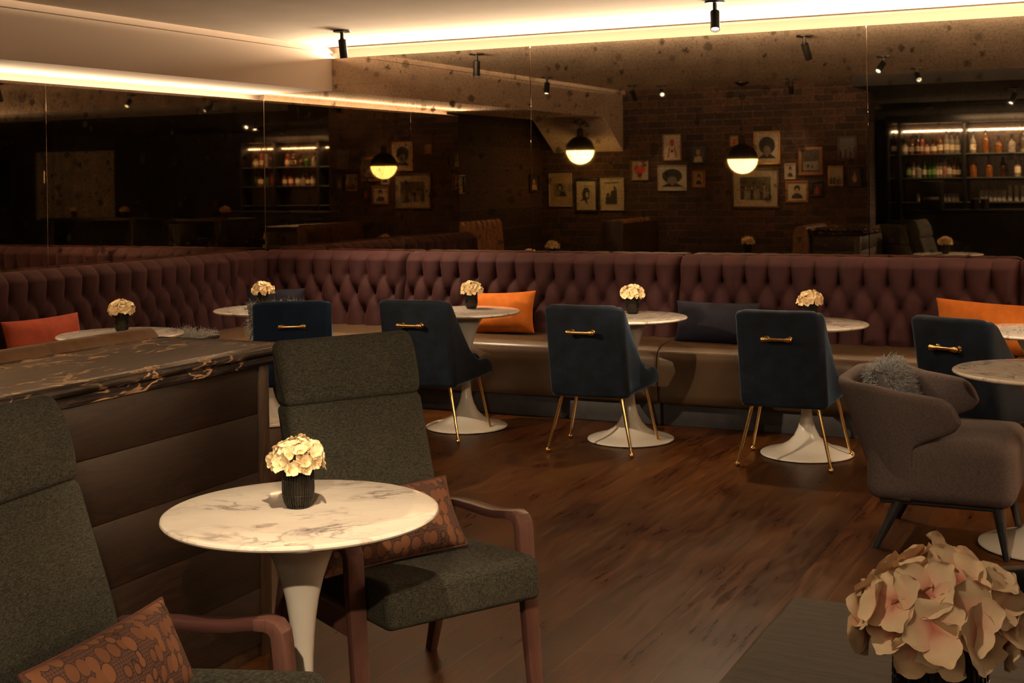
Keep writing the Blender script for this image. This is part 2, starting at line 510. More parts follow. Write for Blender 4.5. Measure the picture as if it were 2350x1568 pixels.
M['frame_black'] = simple('black_frame', (.012, .010, .010), .4)
M['frame_red'] = simple('dark_red_frame', (.050, .012, .010), .4)
M['frame_gold'] = simple('gilt_frame', (.42, .25, .10), .35, .6)
M['frame_wood'] = simple('oak_frame', (.20, .085, .03), .5)
M['frame_pale'] = simple('pale_frame', (.42, .38, .32), .6)
M['mat_board'] = simple('mat_board', (.28, .245, .20), .8)
M['paper'] = simple('print_paper', (.37, .32, .25), .8, noise=.06, nscale=10)
M['paper_tan'] = simple('tan_paper', (.28, .20, .115), .8, noise=.1, nscale=10)
M['paper_dark'] = simple('dark_photo', (.040, .030, .022), .4, noise=.5, nscale=25)
M['ink'] = simple('print_ink', (.020, .018, .017), .7)
M['ink_red'] = simple('red_ink', (.35, .035, .025), .7)
M['ink_grey'] = simple('grey_ink', (.15, .13, .11), .7)
M['skin_tone'] = simple('photo_skin', (.36, .19, .11), .6)
M['yellow'] = simple('yellow_shirt_print', (.45, .26, .06), .6)
M['linen'] = simple('pale_linen', (.42, .35, .27), .9, noise=.15, nscale=6)

# ------------------------------------------------------------------ room shell
XR, YF = 7.0, -1.6
mb = MB().add(box(-6.95, XR, YF-.3, 8.85, -.12, 0)); struct('floor', mb, M['floor'])
mb = MB().add(box(-6.95, XR, 3.3, 8.85, CEIL, CEIL+.1)).add(box(-6.95, -2.8, BRICK_Y-.3, 3.3, CEIL, CEIL+.1)); struct('ceiling', mb, M['ceiling'])
mb = MB().add(box(-2.785, XR, BRICK_Y-.3, 3.3, 2.44, CEIL+.1)).add(box(-3.65, XR, YF-.3, BRICK_Y-.3, 2.44, CEIL+.1)); struct('ceiling_bar', mb, M['black_ceiling'])
mb = MB().add(box(-6.95, XR, 8.62, 8.85, 0, CEIL)); struct('wall_back', mb, M['plaster'])
mb = MB().add(box(-6.95, -6.36, 5.30, 8.62, 0, CEIL)); struct('wall_left', mb, M['plaster'])
mb = MB().add(box(-6.95, NICHE_X, BRICK_Y-.3, 5.30, 0, CEIL)); struct('wall_left_brick', mb, M['brick_side'])
mb = MB().add(box(NICHE_X, -2.79, BRICK_Y-.3, BRICK_Y, 0, CEIL)); struct('wall_brick', mb, M['brick'])
mb = MB().add(box(-3.45, XR, YF-.3, YF, 0, 2.44)).add(box(-3.65, -3.45, YF-.3, BRICK_Y-.3, 0, 2.44)); struct('wall_front', mb, M['dark_paint'])
mb = MB().add(box(XR, XR+.2, YF-.3, 8.85, 0, CEIL)); struct('wall_right', mb, M['dark_paint'])
# soffit: level part, then an underside falling steeply to the brick wall
prof = [(8.62, CEIL), (8.62, SOF_Z), (3.02, SOF_Z), (BRICK_Y, 1.86), (BRICK_Y, CEIL)]
mb = MB().add(extrude(prof, -6.48, SOF_X, 'x')); struct('trim_1', mb, M['plaster'])
mb = MB().add(box(SOF_X, SOF_X+.035, BRICK_Y, 8.62, CEIL-.04, CEIL)); struct('trim_2', mb, M['plaster'])

# mirrors ------------------------------------------------------------------
def mirror(label, w, z1, loc, rz):
    z0 = .92
    mb = MB().add(rb(-w/2+.0015, w/2-.0015, 0, .012, 0, z1-z0, .0015, 1))
    o = mb.build('antique_mirror', M['mirror'], smooth=False)
    o.location = (loc[0], loc[1], z0); o.rotation_euler = (0, 0, rz)
    return tag(o, label, 'mirror', 'antique mirror panels above the banquettes')
xs = [MX, -3.953, -1.634, .69, 3.0]
for i, lab in enumerate(['antique mirror panel above the banquette, first right of the room corner', 'antique mirror panel reflecting the first pendant and three posters',
                         'antique mirror panel reflecting the bar shelves', 'antique mirror panel beyond the bar reflection at the far right end']):
    mirror(lab, xs[i+1]-xs[i], 2.48, ((xs[i]+xs[i+1])/2, MY, 0), 0)
mirror('antique mirror panel under the soffit, left wall beside the room corner', MY-6.238, 2.19, (MX, (MY+6.238)/2, 0), radians(90))
mirror('narrow antique mirror panel at the left edge under the soffit', 6.238-5.3, 2.19, (MX, (5.3+6.238)/2, 0), radians(90))

# ------------------------------------------------------------------ lights
def area(name, loc, rot, sx, sy, power, col, spread=None):
    l = bpy.data.lights.new(name, 'AREA'); l.shape = 'RECTANGLE'; l.size = sx; l.size_y = sy
    l.energy = power; l.color = col
    if spread: l.spread = spread
    o = bpy.data.objects.new(name, l); COL.objects.link(o); o.location = loc; o.rotation_euler = rot; return o
def spot(name, loc, to, power, col, ang=60, blend=.5, r=.03):
    l = bpy.data.lights.new(name, 'SPOT'); l.energy = power; l.color = col; l.spot_size = radians(ang); l.spot_blend = blend
    l.shadow_soft_size = r
    o = bpy.data.objects.new(name, l); COL.objects.link(o); o.location = loc
    o.rotation_euler = (Vector(to)-Vector(loc)).to_track_quat('-Z', 'Y').to_euler(); return o
def point(name, loc, power, col, r=.1):
    l = bpy.data.lights.new(name, 'POINT'); l.energy = power; l.color = col; l.shadow_soft_size = r
    o = bpy.data.objects.new(name, l); COL.objects.link(o); o.location = loc; return o
WARM = (1, .74, .44); LEDC = (1, .72, .44)
area('cove_light_back', (-2.0, 8.525, 2.478), (radians(-93), 0, 0), 7.2, .012, 270, LEDC, radians(62))
area('cove_light_back_wash', (-2.0, 8.512, 2.462), (radians(128), 0, 0), 7.2, .012, 10, LEDC)
area('cove_light_left_wash', (-6.248, 6.9, 2.178), (radians(128), 0, radians(90)), 3.2, .012, 6, LEDC)
area('cove_light_left', (-6.262, 6.9, 2.188), (radians(-95), 0, radians(90)), 3.2, .012, 55, LEDC, radians(90))

# ------------------------------------------------------------------ ceiling spots
def ceiling_spot(loc, to, label, power=0, ang=45, col=(1, .74, .46), z=CEIL, blend=.7, r=.022, face='lamp_face'):
    """fixture aimed at a point, with its own lamp"""
    piv = Vector((loc[0], loc[1], z-.060)); d = (Vector(to)-piv).normalized()
    t = thing('ceiling_spotlight', label, 'spotlight', (loc[0], loc[1], z), 0, 'black ceiling spotlights')
    MB().add(cyl(.058, -.012, 0, 28)).build('canopy', M['black_metal'], t)
    MB().add(tube([(0, 0, -.010), (0, 0, -.065)], .012, 12, (0, 1, 0))).build('stem', M['black_metal'], t)
    R = T(0, 0, -.060) @ (-d).to_track_quat('Z', 'Y').to_matrix().to_4x4()
    h = MB().add(lathe([(0, 0), (.022, 0), (.027, -.004), (.027, -.125), (.024, -.125), (.023, -.110), (0, -.110)], 28), R)
    h.add(sphere(.015, (0, 0, 0)), R)
    hd = h.build('lamp_head', M['black_metal'], t)
    MB().add(cyl(.0215, -.113, -.109, 24, .0005), R).build('lamp_face', M[face], hd)
    if power: spot('spot_lamp', piv+d*.118, to, power, col, ang, blend, r)
    return t
# added out of view: ledge hiding a fill light that brightens the ceiling
mb = MB().add(box(4.0, 4.2, 3.3, 8.62, 0, 2.44)).add(box(3.76, 3.78, 3.3, 8.62, 2.36, 2.480)).add(box(3.76, 4.0, 3.3, 8.62, 2.36, 2.375)); struct('wall_right_fill_ledge', mb, M['plaster'])
area('ceiling_fill_right', (3.965, 5.95, 2.474), (radians(-94), 0, radians(-90)), 5.2, .012, 1150, LEDC, radians(80))
ceiling_spot((-4.875, 7.52), (-4.80, 7.75, .6), 'black ceiling spotlight hanging beside the end of the soffit', 260, 84)
ceiling_spot((-5.42, 4.95), (-5.18, 5.78, .73), 'added black fill spotlight mirrored in front of the soffit face', 80, 50, face='lamp_face_dim')  # extra lamp, added to brighten the table beside the coral cushion
ceiling_spot((-2.28, 7.42), (-1.98, 6.45, .6), 'black ceiling spotlight at the top edge with its lit lamp showing', 170, 80)
ceiling_spot((-2.10, 5.35), (-2.78, 7.50, .74), 'tilted black ceiling spotlight mirrored right of the pane joint', 260, 24, face='lamp_face_dim')
ceiling_spot((-2.06, 3.86), (-.98, 6.8, .62), 'tilted black ceiling spotlight mirrored against the dark bar ceiling', 170, 20, face='lamp_face_dim')
ceiling_spot((-4.90, 3.06), (-3.0, 7.2, .55), 'black ceiling spotlight mirrored before the upper brick wall, left of the hanging pendant', 620, 37, blend=.8, face='lamp_face_dim')
ceiling_spot((-3.42, 3.25), (-3.62, BRICK_Y, 1.72), 'small black ceiling spotlight mirrored high on the brick wall, right of the hanging pendant', 28, 40)
ceiling_spot((-5.15, 3.30), (-5.12, BRICK_Y, 1.45), 'black ceiling spotlight over the booth lighting the left picture cluster', 18, 40)
ceiling_spot((.40, 6.9), (-.58, 7.45, .73), 'black ceiling spotlight mirrored in the left wall near the soffit', 230, 34)
ceiling_spot((-.30, -.10), (-2.05, 3.05, .5), 'black ceiling spotlight under the dark bar ceiling aimed at the lounge chairs', 360, 50, z=2.44)
ceiling_spot((-1.35, 2.05), (-1.93, 2.83, .73), 'added black fill spotlight under the dark ceiling edge aimed at the front marble table', 170, 48, blend=1, z=2.44)  # unseen lamp, put in to lift the front table and nearby floor
ceiling_spot((-.75, .45), (-.18, 1.22, 1.15), 'added black fill spotlight under the dark ceiling aimed at the blush flowers', 22, 50, z=2.44)  # unseen low-power lamp, added only to brighten the bouquet
ceiling_spot((-.95, 1.6), (-.85, 5.9, .5), 'black ceiling spotlight under the dark ceiling aimed at the tub chair', 230, 34, z=2.44)

# ------------------------------------------------------------------ pendants
def pendant(loc, ztop, zeq, label, mat, power):
    t = thing('globe_pendant', label, 'pendant lamp', (loc[0], loc[1], ztop), 0, 'half-shaded globe pendants')
    dz = zeq-ztop; r = .163
    MB().add(lathe([(0, 0), (.075, 0), (.075, -.012), (.05, -.03), (.02, -.045), (0, -.045)], 28)).build('canopy', M['bronze'], t)
    MB().add(tube([(0, 0, -.03), (0, 0, dz+r+.06)], .006, 8, (0, 1, 0))).build('rod', M['bronze'], t)
    MB().add(lathe([(0, dz+r+.085), (.026, dz+r+.085), (.034, dz+r+.06), (.036, dz+r+.01)] + [(max(r*sin(a), .036), dz+r*cos(a)) for a in [radians(14+i*6) for i in range(13)]] + [(r+.004, dz+.012), (r+.004, dz-.004), (r-.006, dz-.004)], 40)).build('shade', M['bronze'], t)
    MB().add(lathe([((r-.004)*cos(a), dz-(r-.004)*sin(a)) for a in [radians(i*7.5) for i in range(13)]], 40)).build('globe', mat, t)
    return t
pendant((-5.92, 2.95), 2.20, 1.87, 'globe pendant with lit lower half mirrored below the sloping soffit', M['opal'], 9)
pendant((-4.0, 3.05), CEIL, 1.735, 'globe pendant on a long rod mirrored before the picture wall', M['opal2'], 9)

# ------------------------------------------------------------------ pictures on the brick wall
def ell(cx, cz, rx, rz, n=20, y=0): return [(cx+rx*cos(2*pi*i/n), cz+rz*sin(2*pi*i/n)) for i in range(n)]
def flat(poly, y): return extrude(poly, y, y+.0012)
def person_motif(w, h, hair=True, s=1.0):
    """head-and-shoulders print: lists of (outline, material)"""
    hz = h*.12
    return [(ell(0, hz+.012*s, w*.17*s, h*.19*s), 'ink' if hair else 'skin_tone'),
            (ell(0, hz-.010*s, w*.10*s, h*.13*s), 'skin_tone'),
            ([(-w*.32, -h*.40), (w*.32, -h*.40), (w*.25, -h*.20), (w*.08, -h*.09), (-w*.08, -h*.09), (-w*.25, -h*.20)], 'ink')]
def picture(cx, cz, w, h, frame, paper, label, motif, fw=.018, matw=0, rz=0, loc=None):
    t = thing('framed_picture', label, 'picture', loc or (cx, BRICK_Y, cz), rz, 'framed pictures on the brick wall')
    t.location.z = cz
    W, H = w/2, h/2
    f = MB()
    for a in ((-W, W, 0, .024, H-fw, H), (-W, W, 0, .024, -H, -H+fw), (-W, -W+fw, 0, .024, -H+fw, H-fw), (W-fw, W, 0, .024, -H+fw, H-fw)): f.add(rb(*a, .004, 1))
    f.build('frame', M[frame], t)
    iw, ih = W-fw, H-fw
    if matw:
        MB().add(box(-iw, iw, .004, .010, -ih, ih)).build('mat_board', M['mat_board'], t, smooth=False)
        iw -= matw; ih -= matw
    pr = MB().add(box(-iw, iw, .004, .012, -ih, ih)).build('print', M[paper], t, smooth=False)
    for k, (poly, m) in enumerate(motif(iw*2, ih*2)):
        MB().add(flat(poly, .0122+.0012*k)).build('motif', M[m], pr, smooth=False)
    return t
def m_portrait(w, h): return person_motif(w, h)
def m_afro(w, h): return [(ell(0, h*.08, w*.36, h*.30), 'ink'), (ell(0, -h*.10, w*.17, h*.17), 'ink_grey'), ([(-w*.4, -h*.36), (-w*.14, -h*.2), (0, -h*.3), (w*.14, -h*.2), (w*.4, -h*.36)], 'ink')]
def m_heart(w, h):
    P = [(w*.36*(sin(t)**3), h*.025*(13*cos(t)-5*cos(2*t)-2*cos(3*t)-cos(4*t))) for t in [2*pi*i/40 for i in range(40)]]
    return [(P, 'ink_red')]
def m_red(w, h): return [(ell(0, h*.2, w*.14, h*.15), 'ink_red'), ([(-w*.3, -h*.42), (-w*.2, -h*.05), (-w*.13, -h*.05), (-w*.2, -h*.42)], 'ink_red'), ([(w*.3, -h*.42), (w*.2, -h*.05), (w*.13, -h*.05), (w*.2, -h*.42)], 'ink_red'), ([(-w*.08, -h*.2), (w*.08, -h*.2), (w*.06, -h*.1), (-w*.06, -h*.1)], 'ink')]
def m_group(w, h):
    r = random.Random(3); out = []
    for i in range(9):
        x = -w*.42+w*.84*i/8; z = -h*.02+r.uniform(-.08, .1)*h
        out.append(([(x-w*.06, -h*.48), (x+w*.06, -h*.48), (x+w*.045, z-h*.08), (x-w*.045, z-h*.08)], 'ink_grey' if i % 3 else 'ink'))
        out.append((ell(x, z, w*.022, h*.06, 10), 'skin_tone' if i % 2 else 'ink_grey'))
    return out
def m_sketch(w, h): return [([(-w*.3, -h*.2), (w*.26, -h*.2), (w*.2, h*.2), (w*.05, h*.1), (-w*.1, h*.2), (-w*.3, h*.16)], 'ink_grey'), (ell(-w*.02, h*.08, w*.14, h*.12), 'ink'), (ell(-w*.02, h*.05, w*.07, h*.07), 'paper_tan'), ([(-w*.05, -h*.2), (w*.3, -h*.2), (w*.2, -h*.06), (0, -h*.04)], 'ink')]
def m_longhair(w, h): return [([(-w*.18, -h*.12), (w*.12, -h*.14), (w*.2, h*.14), (w*.08, h*.28), (-w*.1, h*.26), (-w*.22, h*.08)], 'ink'), (ell(w*.05, h*.02, w*.07, h*.10), 'paper'), ([(-w*.34, -h*.2), (-w*.1, -h*.16), (w*.1, -h*.32), (w*.02, -h*.12), (-w*.1, -h*.06)], 'ink'), ([(-w*.3, h*.31), (w*.3, h*.33), (w*.3, h*.34), (-w*.3, h*.32)], 'ink_grey')]
def m_trio(w, h):
    out = []
    for x, z, s in ((-.2, -.02, 1), (.0, .06, 1), (.12, .2, .8)):
        out += [(ell(w*x, h*z, w*.07*s, h*.06*s, 12), 'ink'), ([(w*(x-.12*s), h*-.32), (w*(x+.12*s), h*-.32), (w*(x+.1*s), h*(z-.06)), (w*(x-.1*s), h*(z-.06))], 'ink')]
    return out + [([(-w*.32, h*.36), (w*.3, h*.38), (w*.3, h*.41), (-w*.32, h*.39)], 'ink_grey')]
def m_field(w, h): return [([(-w*.45, -h*.42), (w*.45, -h*.42), (w*.45, 0), (-w*.45, -h*.02)], 'ink_grey'), (ell(-w*.15, -h*.22, w*.07, h*.08), 'ink'), (ell(w*.08, -h*.25, w*.06, h*.06), 'ink')]
def m_flame(w, h): return [(ell(0, -h*.08, w*.2, h*.22), 'skin_tone'), ([(-w*.06, h*.1), (w*.12, h*.08), (0, h*.38)], 'skin_tone')]
def m_redshape(w, h): return [([(-w*.3, -h*.4), (w*.3, -h*.4), (w*.22, h*.05), (w*.05, h*.36), (-w*.18, h*.05)], 'ink_red')]
def m_yellow(w, h): return [(ell(0, h*.12, w*.15, h*.16), 'skin_tone'), ([(-w*.4, -h*.46), (w*.4, -h*.46), (w*.3, -h*.12), (0, -h*.05), (-w*.3, -h*.12)], 'yellow')]
def m_man(w, h): return [(ell(0, h*.14, w*.17, h*.19), 'skin_tone'), ([(-w*.36, -h*.46), (w*.36, -h*.46), (w*.28, -h*.14), (0, -h*.06), (-w*.28, -h*.14)], 'paper')]
# the wall is seen from the mirror side, so pictures face +y: rotate by 0 with their front at larger y
for a in [
    (-6.40, 1.418, .294, .397, 'frame_pale', 'paper_tan', 'tan poster with a dark sketched figure, leftmost of three posters low on the brick', m_sketch, .006),
    (-6.07, 1.349, .294, .393, 'frame_black', 'paper', 'white print with a dark long-haired figure in a thick black frame', m_longhair, .026),
    (-5.74, 1.361, .295, .378, 'frame_pale', 'paper', 'white print with three dark figures in a thin pale frame', m_trio, .010),
    (-5.397, 1.632, .221, .230, 'frame_wood', 'mat_board', 'small square picture of a dark red heart', m_heart, .010),
    (-5.002, 1.890, .225, .308, 'frame_wood', 'paper', 'white picture with a red-haired figure at the top of its cluster', m_red, .014),
    (-4.693, 1.801, .191, .231, 'frame_black', 'paper_dark', 'photo of a man in a white shirt in a black frame', m_man, .024),
    (-5.005, 1.540, .346, .290, 'frame_pale', 'paper', 'wide pale scroll print of a dark rounded hairdo', m_afro, .008),
    (-4.689, 1.525, .156, .199, 'frame_wood', 'paper_tan', 'small orange-framed picture of a dark head under the man photo', m_portrait, .022),
    (-4.272, 1.944, .104, .130, 'frame_wood', 'paper_tan', 'tiny orange picture half hidden behind the hanging pendant', m_redshape, .016),
    (-3.900, 1.860, .299, .369, 'frame_gold', 'paper', 'large dark-haired portrait in a gold frame beside the pendant', m_afro, .022),
    (-4.037, 1.414, .543, .450, 'frame_red', 'paper_dark', 'large dark group photo with wide pale mat in a red-brown frame', m_group, .024, .075),
    (-3.644, 1.595, .123, .175, 'frame_pale', 'paper', 'small portrait in a white frame beside the wooden frame', m_portrait, .014),
    (-3.417, 1.704, .263, .310, 'frame_wood', 'paper_dark', 'dark landscape in a broad light wood frame', m_field, .036),
    (-3.571, 1.373, .256, .241, 'frame_wood', 'paper', 'black and white portrait in a wide wood frame below the landscape', m_portrait, .026),
    (-3.353, 1.397, .135, .177, 'frame_black', 'paper_dark', 'small red picture in a black-green frame', m_redshape, .026),
    (-3.020, 1.835, .210, .270, 'frame_red', 'paper_dark', 'dark picture with pale standing figures, uppermost at the right end', m_group, .022),
    (-3.147, 1.538, .161, .219, 'frame_gold', 'paper', 'gold-framed picture crowded with small dark figures', m_group, .018),
    (-2.946, 1.522, .145, .209, 'frame_black', 'paper_dark', 'black picture with an orange flame shape at the wall end', m_flame, .012)]:
    picture(*a)
picture(0, 1.50, .26, .21, 'frame_black', 'paper_dark', 'black-framed portrait in yellow on the side brick wall near the booth', m_yellow, .022, 0, radians(-90), (NICHE_X, 4.55, 1.5))
picture(0, 1.50, .26, .21, 'frame_black', 'paper_dark', 'black-framed portrait in yellow at the brick corner left of the tan poster', m_yellow, .022, 0, radians(-90), (NICHE_X, 2.66, 1.5))

# ------------------------------------------------------------------ banquettes
def tufted(W, H, ncol, rows, phase=0, D=.080, lean=.06, thick=.125, rt=.05):
    p = W/ncol
    def hfun(x, z):
        def off(i): return (.5*((i+phase) % 2))*p
        if z >= rows[0]:
            s = abs(sin(pi*(x-off(0))/p)); fade = 1-.35*smooth01((z-rows[0])/.12)
            h = .5*s+.5*(2*s-s*s)
            return 1-(1-h**.72)*fade*(.55+.45*math.exp(-(z-rows[0])/.03))
        for i in range(len(rows)-1):
            if z >= rows[i+1]:
                t = (rows[i]-z)/(rows[i]-rows[i+1]); u = (x-off(i))/p
                da = abs(sin(pi*(u+t/2))); db = abs(sin(pi*(u-t/2)))
                h = .5*sqrt(da*db)+.5*(1-(1-da)*(1-db))
                return h**.72
        i = len(rows)-1
        s = abs(sin(pi*(x-off(i))/p)); h = .5*s+.5*(2*s-s*s)
        return 1-(1-h**.72)*(.5+.5*math.exp(-(rows[i]-z)/.04))
    def edge(x):
        e = min(x, W-x)/.045
        return sqrt(max(0, 1-(1-min(e, 1))**2))
    nu = ncol*12
    xs_ = [0, .002, .006]+[W*i/nu for i in range(1, nu)]+[W-.006, W-.002, W]
    xs_ = sorted(set(round(x, 5) for x in xs_))
    zs = [(H-rt)*i/44 for i in range(45)]
    loops = []
    for x in xs_:
        l = []; e = edge(x)
        for z in zs:
            h = hfun(x, z); l.append(Vector((x, lean*z/H-D*h*e+.03*(1-e), z)))
        for k in range(1, 8):
            a = pi/2*k/7; zz = H-rt+rt*sin(a); h = hfun(x, H-rt)
            d = D*h*e*(1-.75*k/7)
            l.append(Vector((x, lean+rt*(1-cos(a))-d*cos(a)+.03*(1-e)*cos(a), zz+d*sin(a)*.35-.012*(1-e))))
        l.append(Vector((x, lean+thick, H-.012*(1-e)))); l.append(Vector((x, lean+thick, 0)))
        loops.append(l)
    vf = loft(loops)
    return vf
def tuft_buttons(mb, W, ncol, rows, phase, lean, H):
    p = W/ncol
    for i, z in enumerate(rows):
        o = .5*((i+phase) % 2)
        for j in range(ncol+1):
            x = (j+o)*p
            if .05 < x < W-.05: mb.add(sphere(.009, (x, lean*z/H-.004, z), 8, 4))
SEAT_PROF = [(0, .145), (-.012, .16), (-.03, .30), (-.040, .38), (-.035, .43), (-.015, .470), (.03, .494), (.10, .505), (.30, .515), (.46, .520), (.50, .50), (.50, .145)]
def seat_mesh(W, d=.42, ends=.02):
    """bullnosed bench seat, local front at y = 0, running along x"""
    pr = [(y if y < .2 else y-.50+d+.08, z) for y, z in SEAT_PROF]
    fine = []
    for (a, b), (c, e) in zip(pr, pr[1:]+pr[:1]):
        for k in range(3): fine.append((a+(c-a)*k/3, b+(e-b)*k/3))
    cy, cz = .2, .33
    loops = []
    for x, s in ((0, .965), (.006, .985), (.018, 1), (W/2, 1), (W-.018, 1), (W-.006, .985), (W, .965)):
        loops.append([Vector((x, cy+(a-cy)*s, cz+(b-cz)*s)) for a, b in fine])
    return loft(loops)
ROWS = [.39, .255, .12]
BH = .545; BZ = .50
def back_part(t, W, ncol, M4, phase=0):
    mb = MB(); v = MB(); v.add(tufted(W, BH, ncol, ROWS, phase)); tuft_buttons(v, W, ncol, ROWS, phase, .06, BH)
    mb.v = [M4 @ p for p in v.v]; mb.f = v.f
    return mb.build('backrest', M['purple'], t, 50)
def bench(label, x0, x1, ncol, seat_y=7.885):
    t = thing('banquette', label, 'banquette', (x0, 0, 0), 0, 'plum tufted banquette units along the mirrors')
    W = x1-x0
    back_part(t, W-.006, ncol, T(.003, 8.275, BZ-.01))
    MB().add(seat_mesh(W-.006), T(.003, seat_y, 0)).build('seat', M['vinyl'], t, 40)
    MB().add(rb(.01, W-.01, seat_y+.055, 8.44, 0, .15, .004, 1)).build('plinth', M['plinth'], t)
    return t
XA, XB, XC, XD = -4.871, -2.820, -.741, 1.33
bench('plum tufted banquette unit behind the first two single blue chairs', XA, XB, 14)
bench('plum tufted banquette unit with the dark navy cushion at its left end', XB, XC, 14)
bench('plum tufted banquette unit at the right frame edge behind the orange cushion', XC, XD, 14)
# corner unit: short return on the left wall, longer run on the back wall
t = thing('corner_banquette', 'plum tufted corner banquette where the two mirror walls meet', 'banquette', (-6.03, 8.275, 0), 0, 'plum tufted banquette units along the mirrors')
LX = -6.04
back_part(t, XA-.004-(-6.12), 8, T(-.09, 0, BZ-.01))
back_part(t, .53, 3, T(LX+6.03, 7.812-8.275, BZ-.01) @ RZ(radians(90)), 1)
MB().add(seat_mesh(XA-.004+5.62), T(.41, 7.885-8.275, 0)).add(rb(-.06, .43, 7.80-8.275, .05, .145, .515, .03, 3)).build('seat', M['vinyl'], t, 40)
MB().add(rb(.35, XA-.004+6.03-.01, -.33, .16, 0, .15, .004, 1)).build('plinth', M['plinth'], t)
t = thing('banquette', 'plum tufted banquette unit along the left mirror with the coral cushion', 'banquette', (LX, 5.30, 0), 0, 'plum tufted banquette units along the mirrors')
back_part(t, 7.808-5.30, 17, T(0, 0, BZ-.01) @ RZ(radians(90)))
MB().add(seat_mesh(7.795-5.30), T(.40, 0, 0) @ RZ(radians(90))).build('seat', M['vinyl'], t, 40)
MB().add(rb(-.15, .335, .01, 2.49, 0, .15, .004, 1)).build('plinth', M['plinth'], t)

# ------------------------------------------------------------------ tulip tables
def tulip_profile():
    k = [(0, .001), (.250, .001), (.256, .006), (.255, .012), (.235, .020), (.19, .030), (.14, .048), (.10, .072), (.070, .105), (.048, .15), (.034, .20), (.0275, .26), (.0250, .30),
         (.026, .36), (.029, .41), (.034, .46), (.042, .51), (.053, .555), (.068, .60), (.084, .64), (.102, .675), (.120, .705), (0, .705)]
    return k
PED = MB().add(lathe(tulip_profile(), 56))
TOPR = .345
TOP = MB().add(lathe([(0, .704), (.19, .704), (.315, .709), (.336, .713), (.343, .718), (.345, .7225), (.343, .727), (.338, .7295), (.334, .73), (.20, .73), (0, .73)], 96))
def tulip_table(loc, label, rz=0, s=1):
    t = thing('tulip_table', label, 'table', loc, rz, 'round marble tulip tables')
    PED.build('pedestal', M['tulip'], t, 50); TOP.build('table_top', M['marble'], t, 30)
    return t
tab0 = tulip_table((-1.945, 2.783, 0), 'round marble tulip table between the two green lounge chairs')
TABS = {'fg': (-1.945, 2.783)}
for k, x, y, rz, lab in (('T1', -5.165, 5.70, 1, 'round marble tulip table beside the coral cushion'), ('T2', -5.235, 7.14, 2, 'round marble tulip table in the corner behind the bright blue chair'),
                         ('T3', -3.93, 7.43, 3, 'round marble tulip table with the orange cushion behind it'), ('T4', -2.835, 7.43, 4, 'round marble tulip table beside the dark navy cushion'),
                         ('T5', -1.78, 7.40, 5, 'round marble tulip table behind the blue chair left of the grey tub chair'), ('T6', -.575, 7.42, .7, 'brightly lit round marble tulip table before the long orange cushion'),
                         ('T7', -.435, 5.93, 1.7, 'round marble tulip table above the grey tub armchair')):
    o = dup(tab0, (x, y, 0), rz, lab); TABS[k] = (x, y)
    if k == 'T7': o.scale = (1.06, 1.06, 1)

# ------------------------------------------------------------------ hydrangea vases
def petal(L, Wd, cup, ruf, n=5):
    vs = []; sh = []
    for i in range(n+1):
        l = i/n; w = Wd*(sin(pi*(.10+.78*l))**.75)*(1 if l < .85 else 1-.25*(l-.85)/.15)
        for j in range(n):
            s = -1+2*j/(n-1)
            x = s*w/2; y = L*l*(1-.12*s*s*l)
            z = cup*L*(l*l*.9) + .16*L*abs(s)**2*l*(1-l*.4) + ruf*L*sin(3*s+5*l)*l - cup*L*.55*max(0, l-.7)*2
            vs.append(Vector((x, y, z))); sh.append(l)
    fs = [(i*n+j, i*n+j+1, (i+1)*n+j+1, (i+1)*n+j) for i in range(n) for j in range(n-1)]
    return vs, fs, sh
def flower_head(R, H, nfl, L, seed, n=5):
    r = random.Random(seed); mb = MB(); sh = []
    for i in range(nfl):
        f = (i+.5)/nfl; pol = math.acos(1-f*1.30); az = i*2.39996+r.uniform(-.2, .2)
        d = Vector((sin(pol)*cos(az), sin(pol)*sin(az), cos(pol)))
        k = r.uniform(.80, 1.0)
        c = Vector((d.x*R*k, d.y*R*k, d.z*H*k))
        q = (d+Vector((r.uniform(-.55, .55), r.uniform(-.55, .55), r.uniform(-.2, .4)))).to_track_quat('Z', 'Y').to_matrix().to_4x4()
        spin = r.uniform(0, pi)
        for a in range(4):
            v, fc, s = petal(L*r.uniform(.85, 1.12), L*1.12*r.uniform(.85, 1.1), r.uniform(.15, .5), r.uniform(-.10, .10), n)
            mb.add((v, fc), T(*c) @ q @ RZ(spin+a*pi/2+r.uniform(-.12, .12)))
            sh += s
    return mb, sh
RV, HV = .040, .108
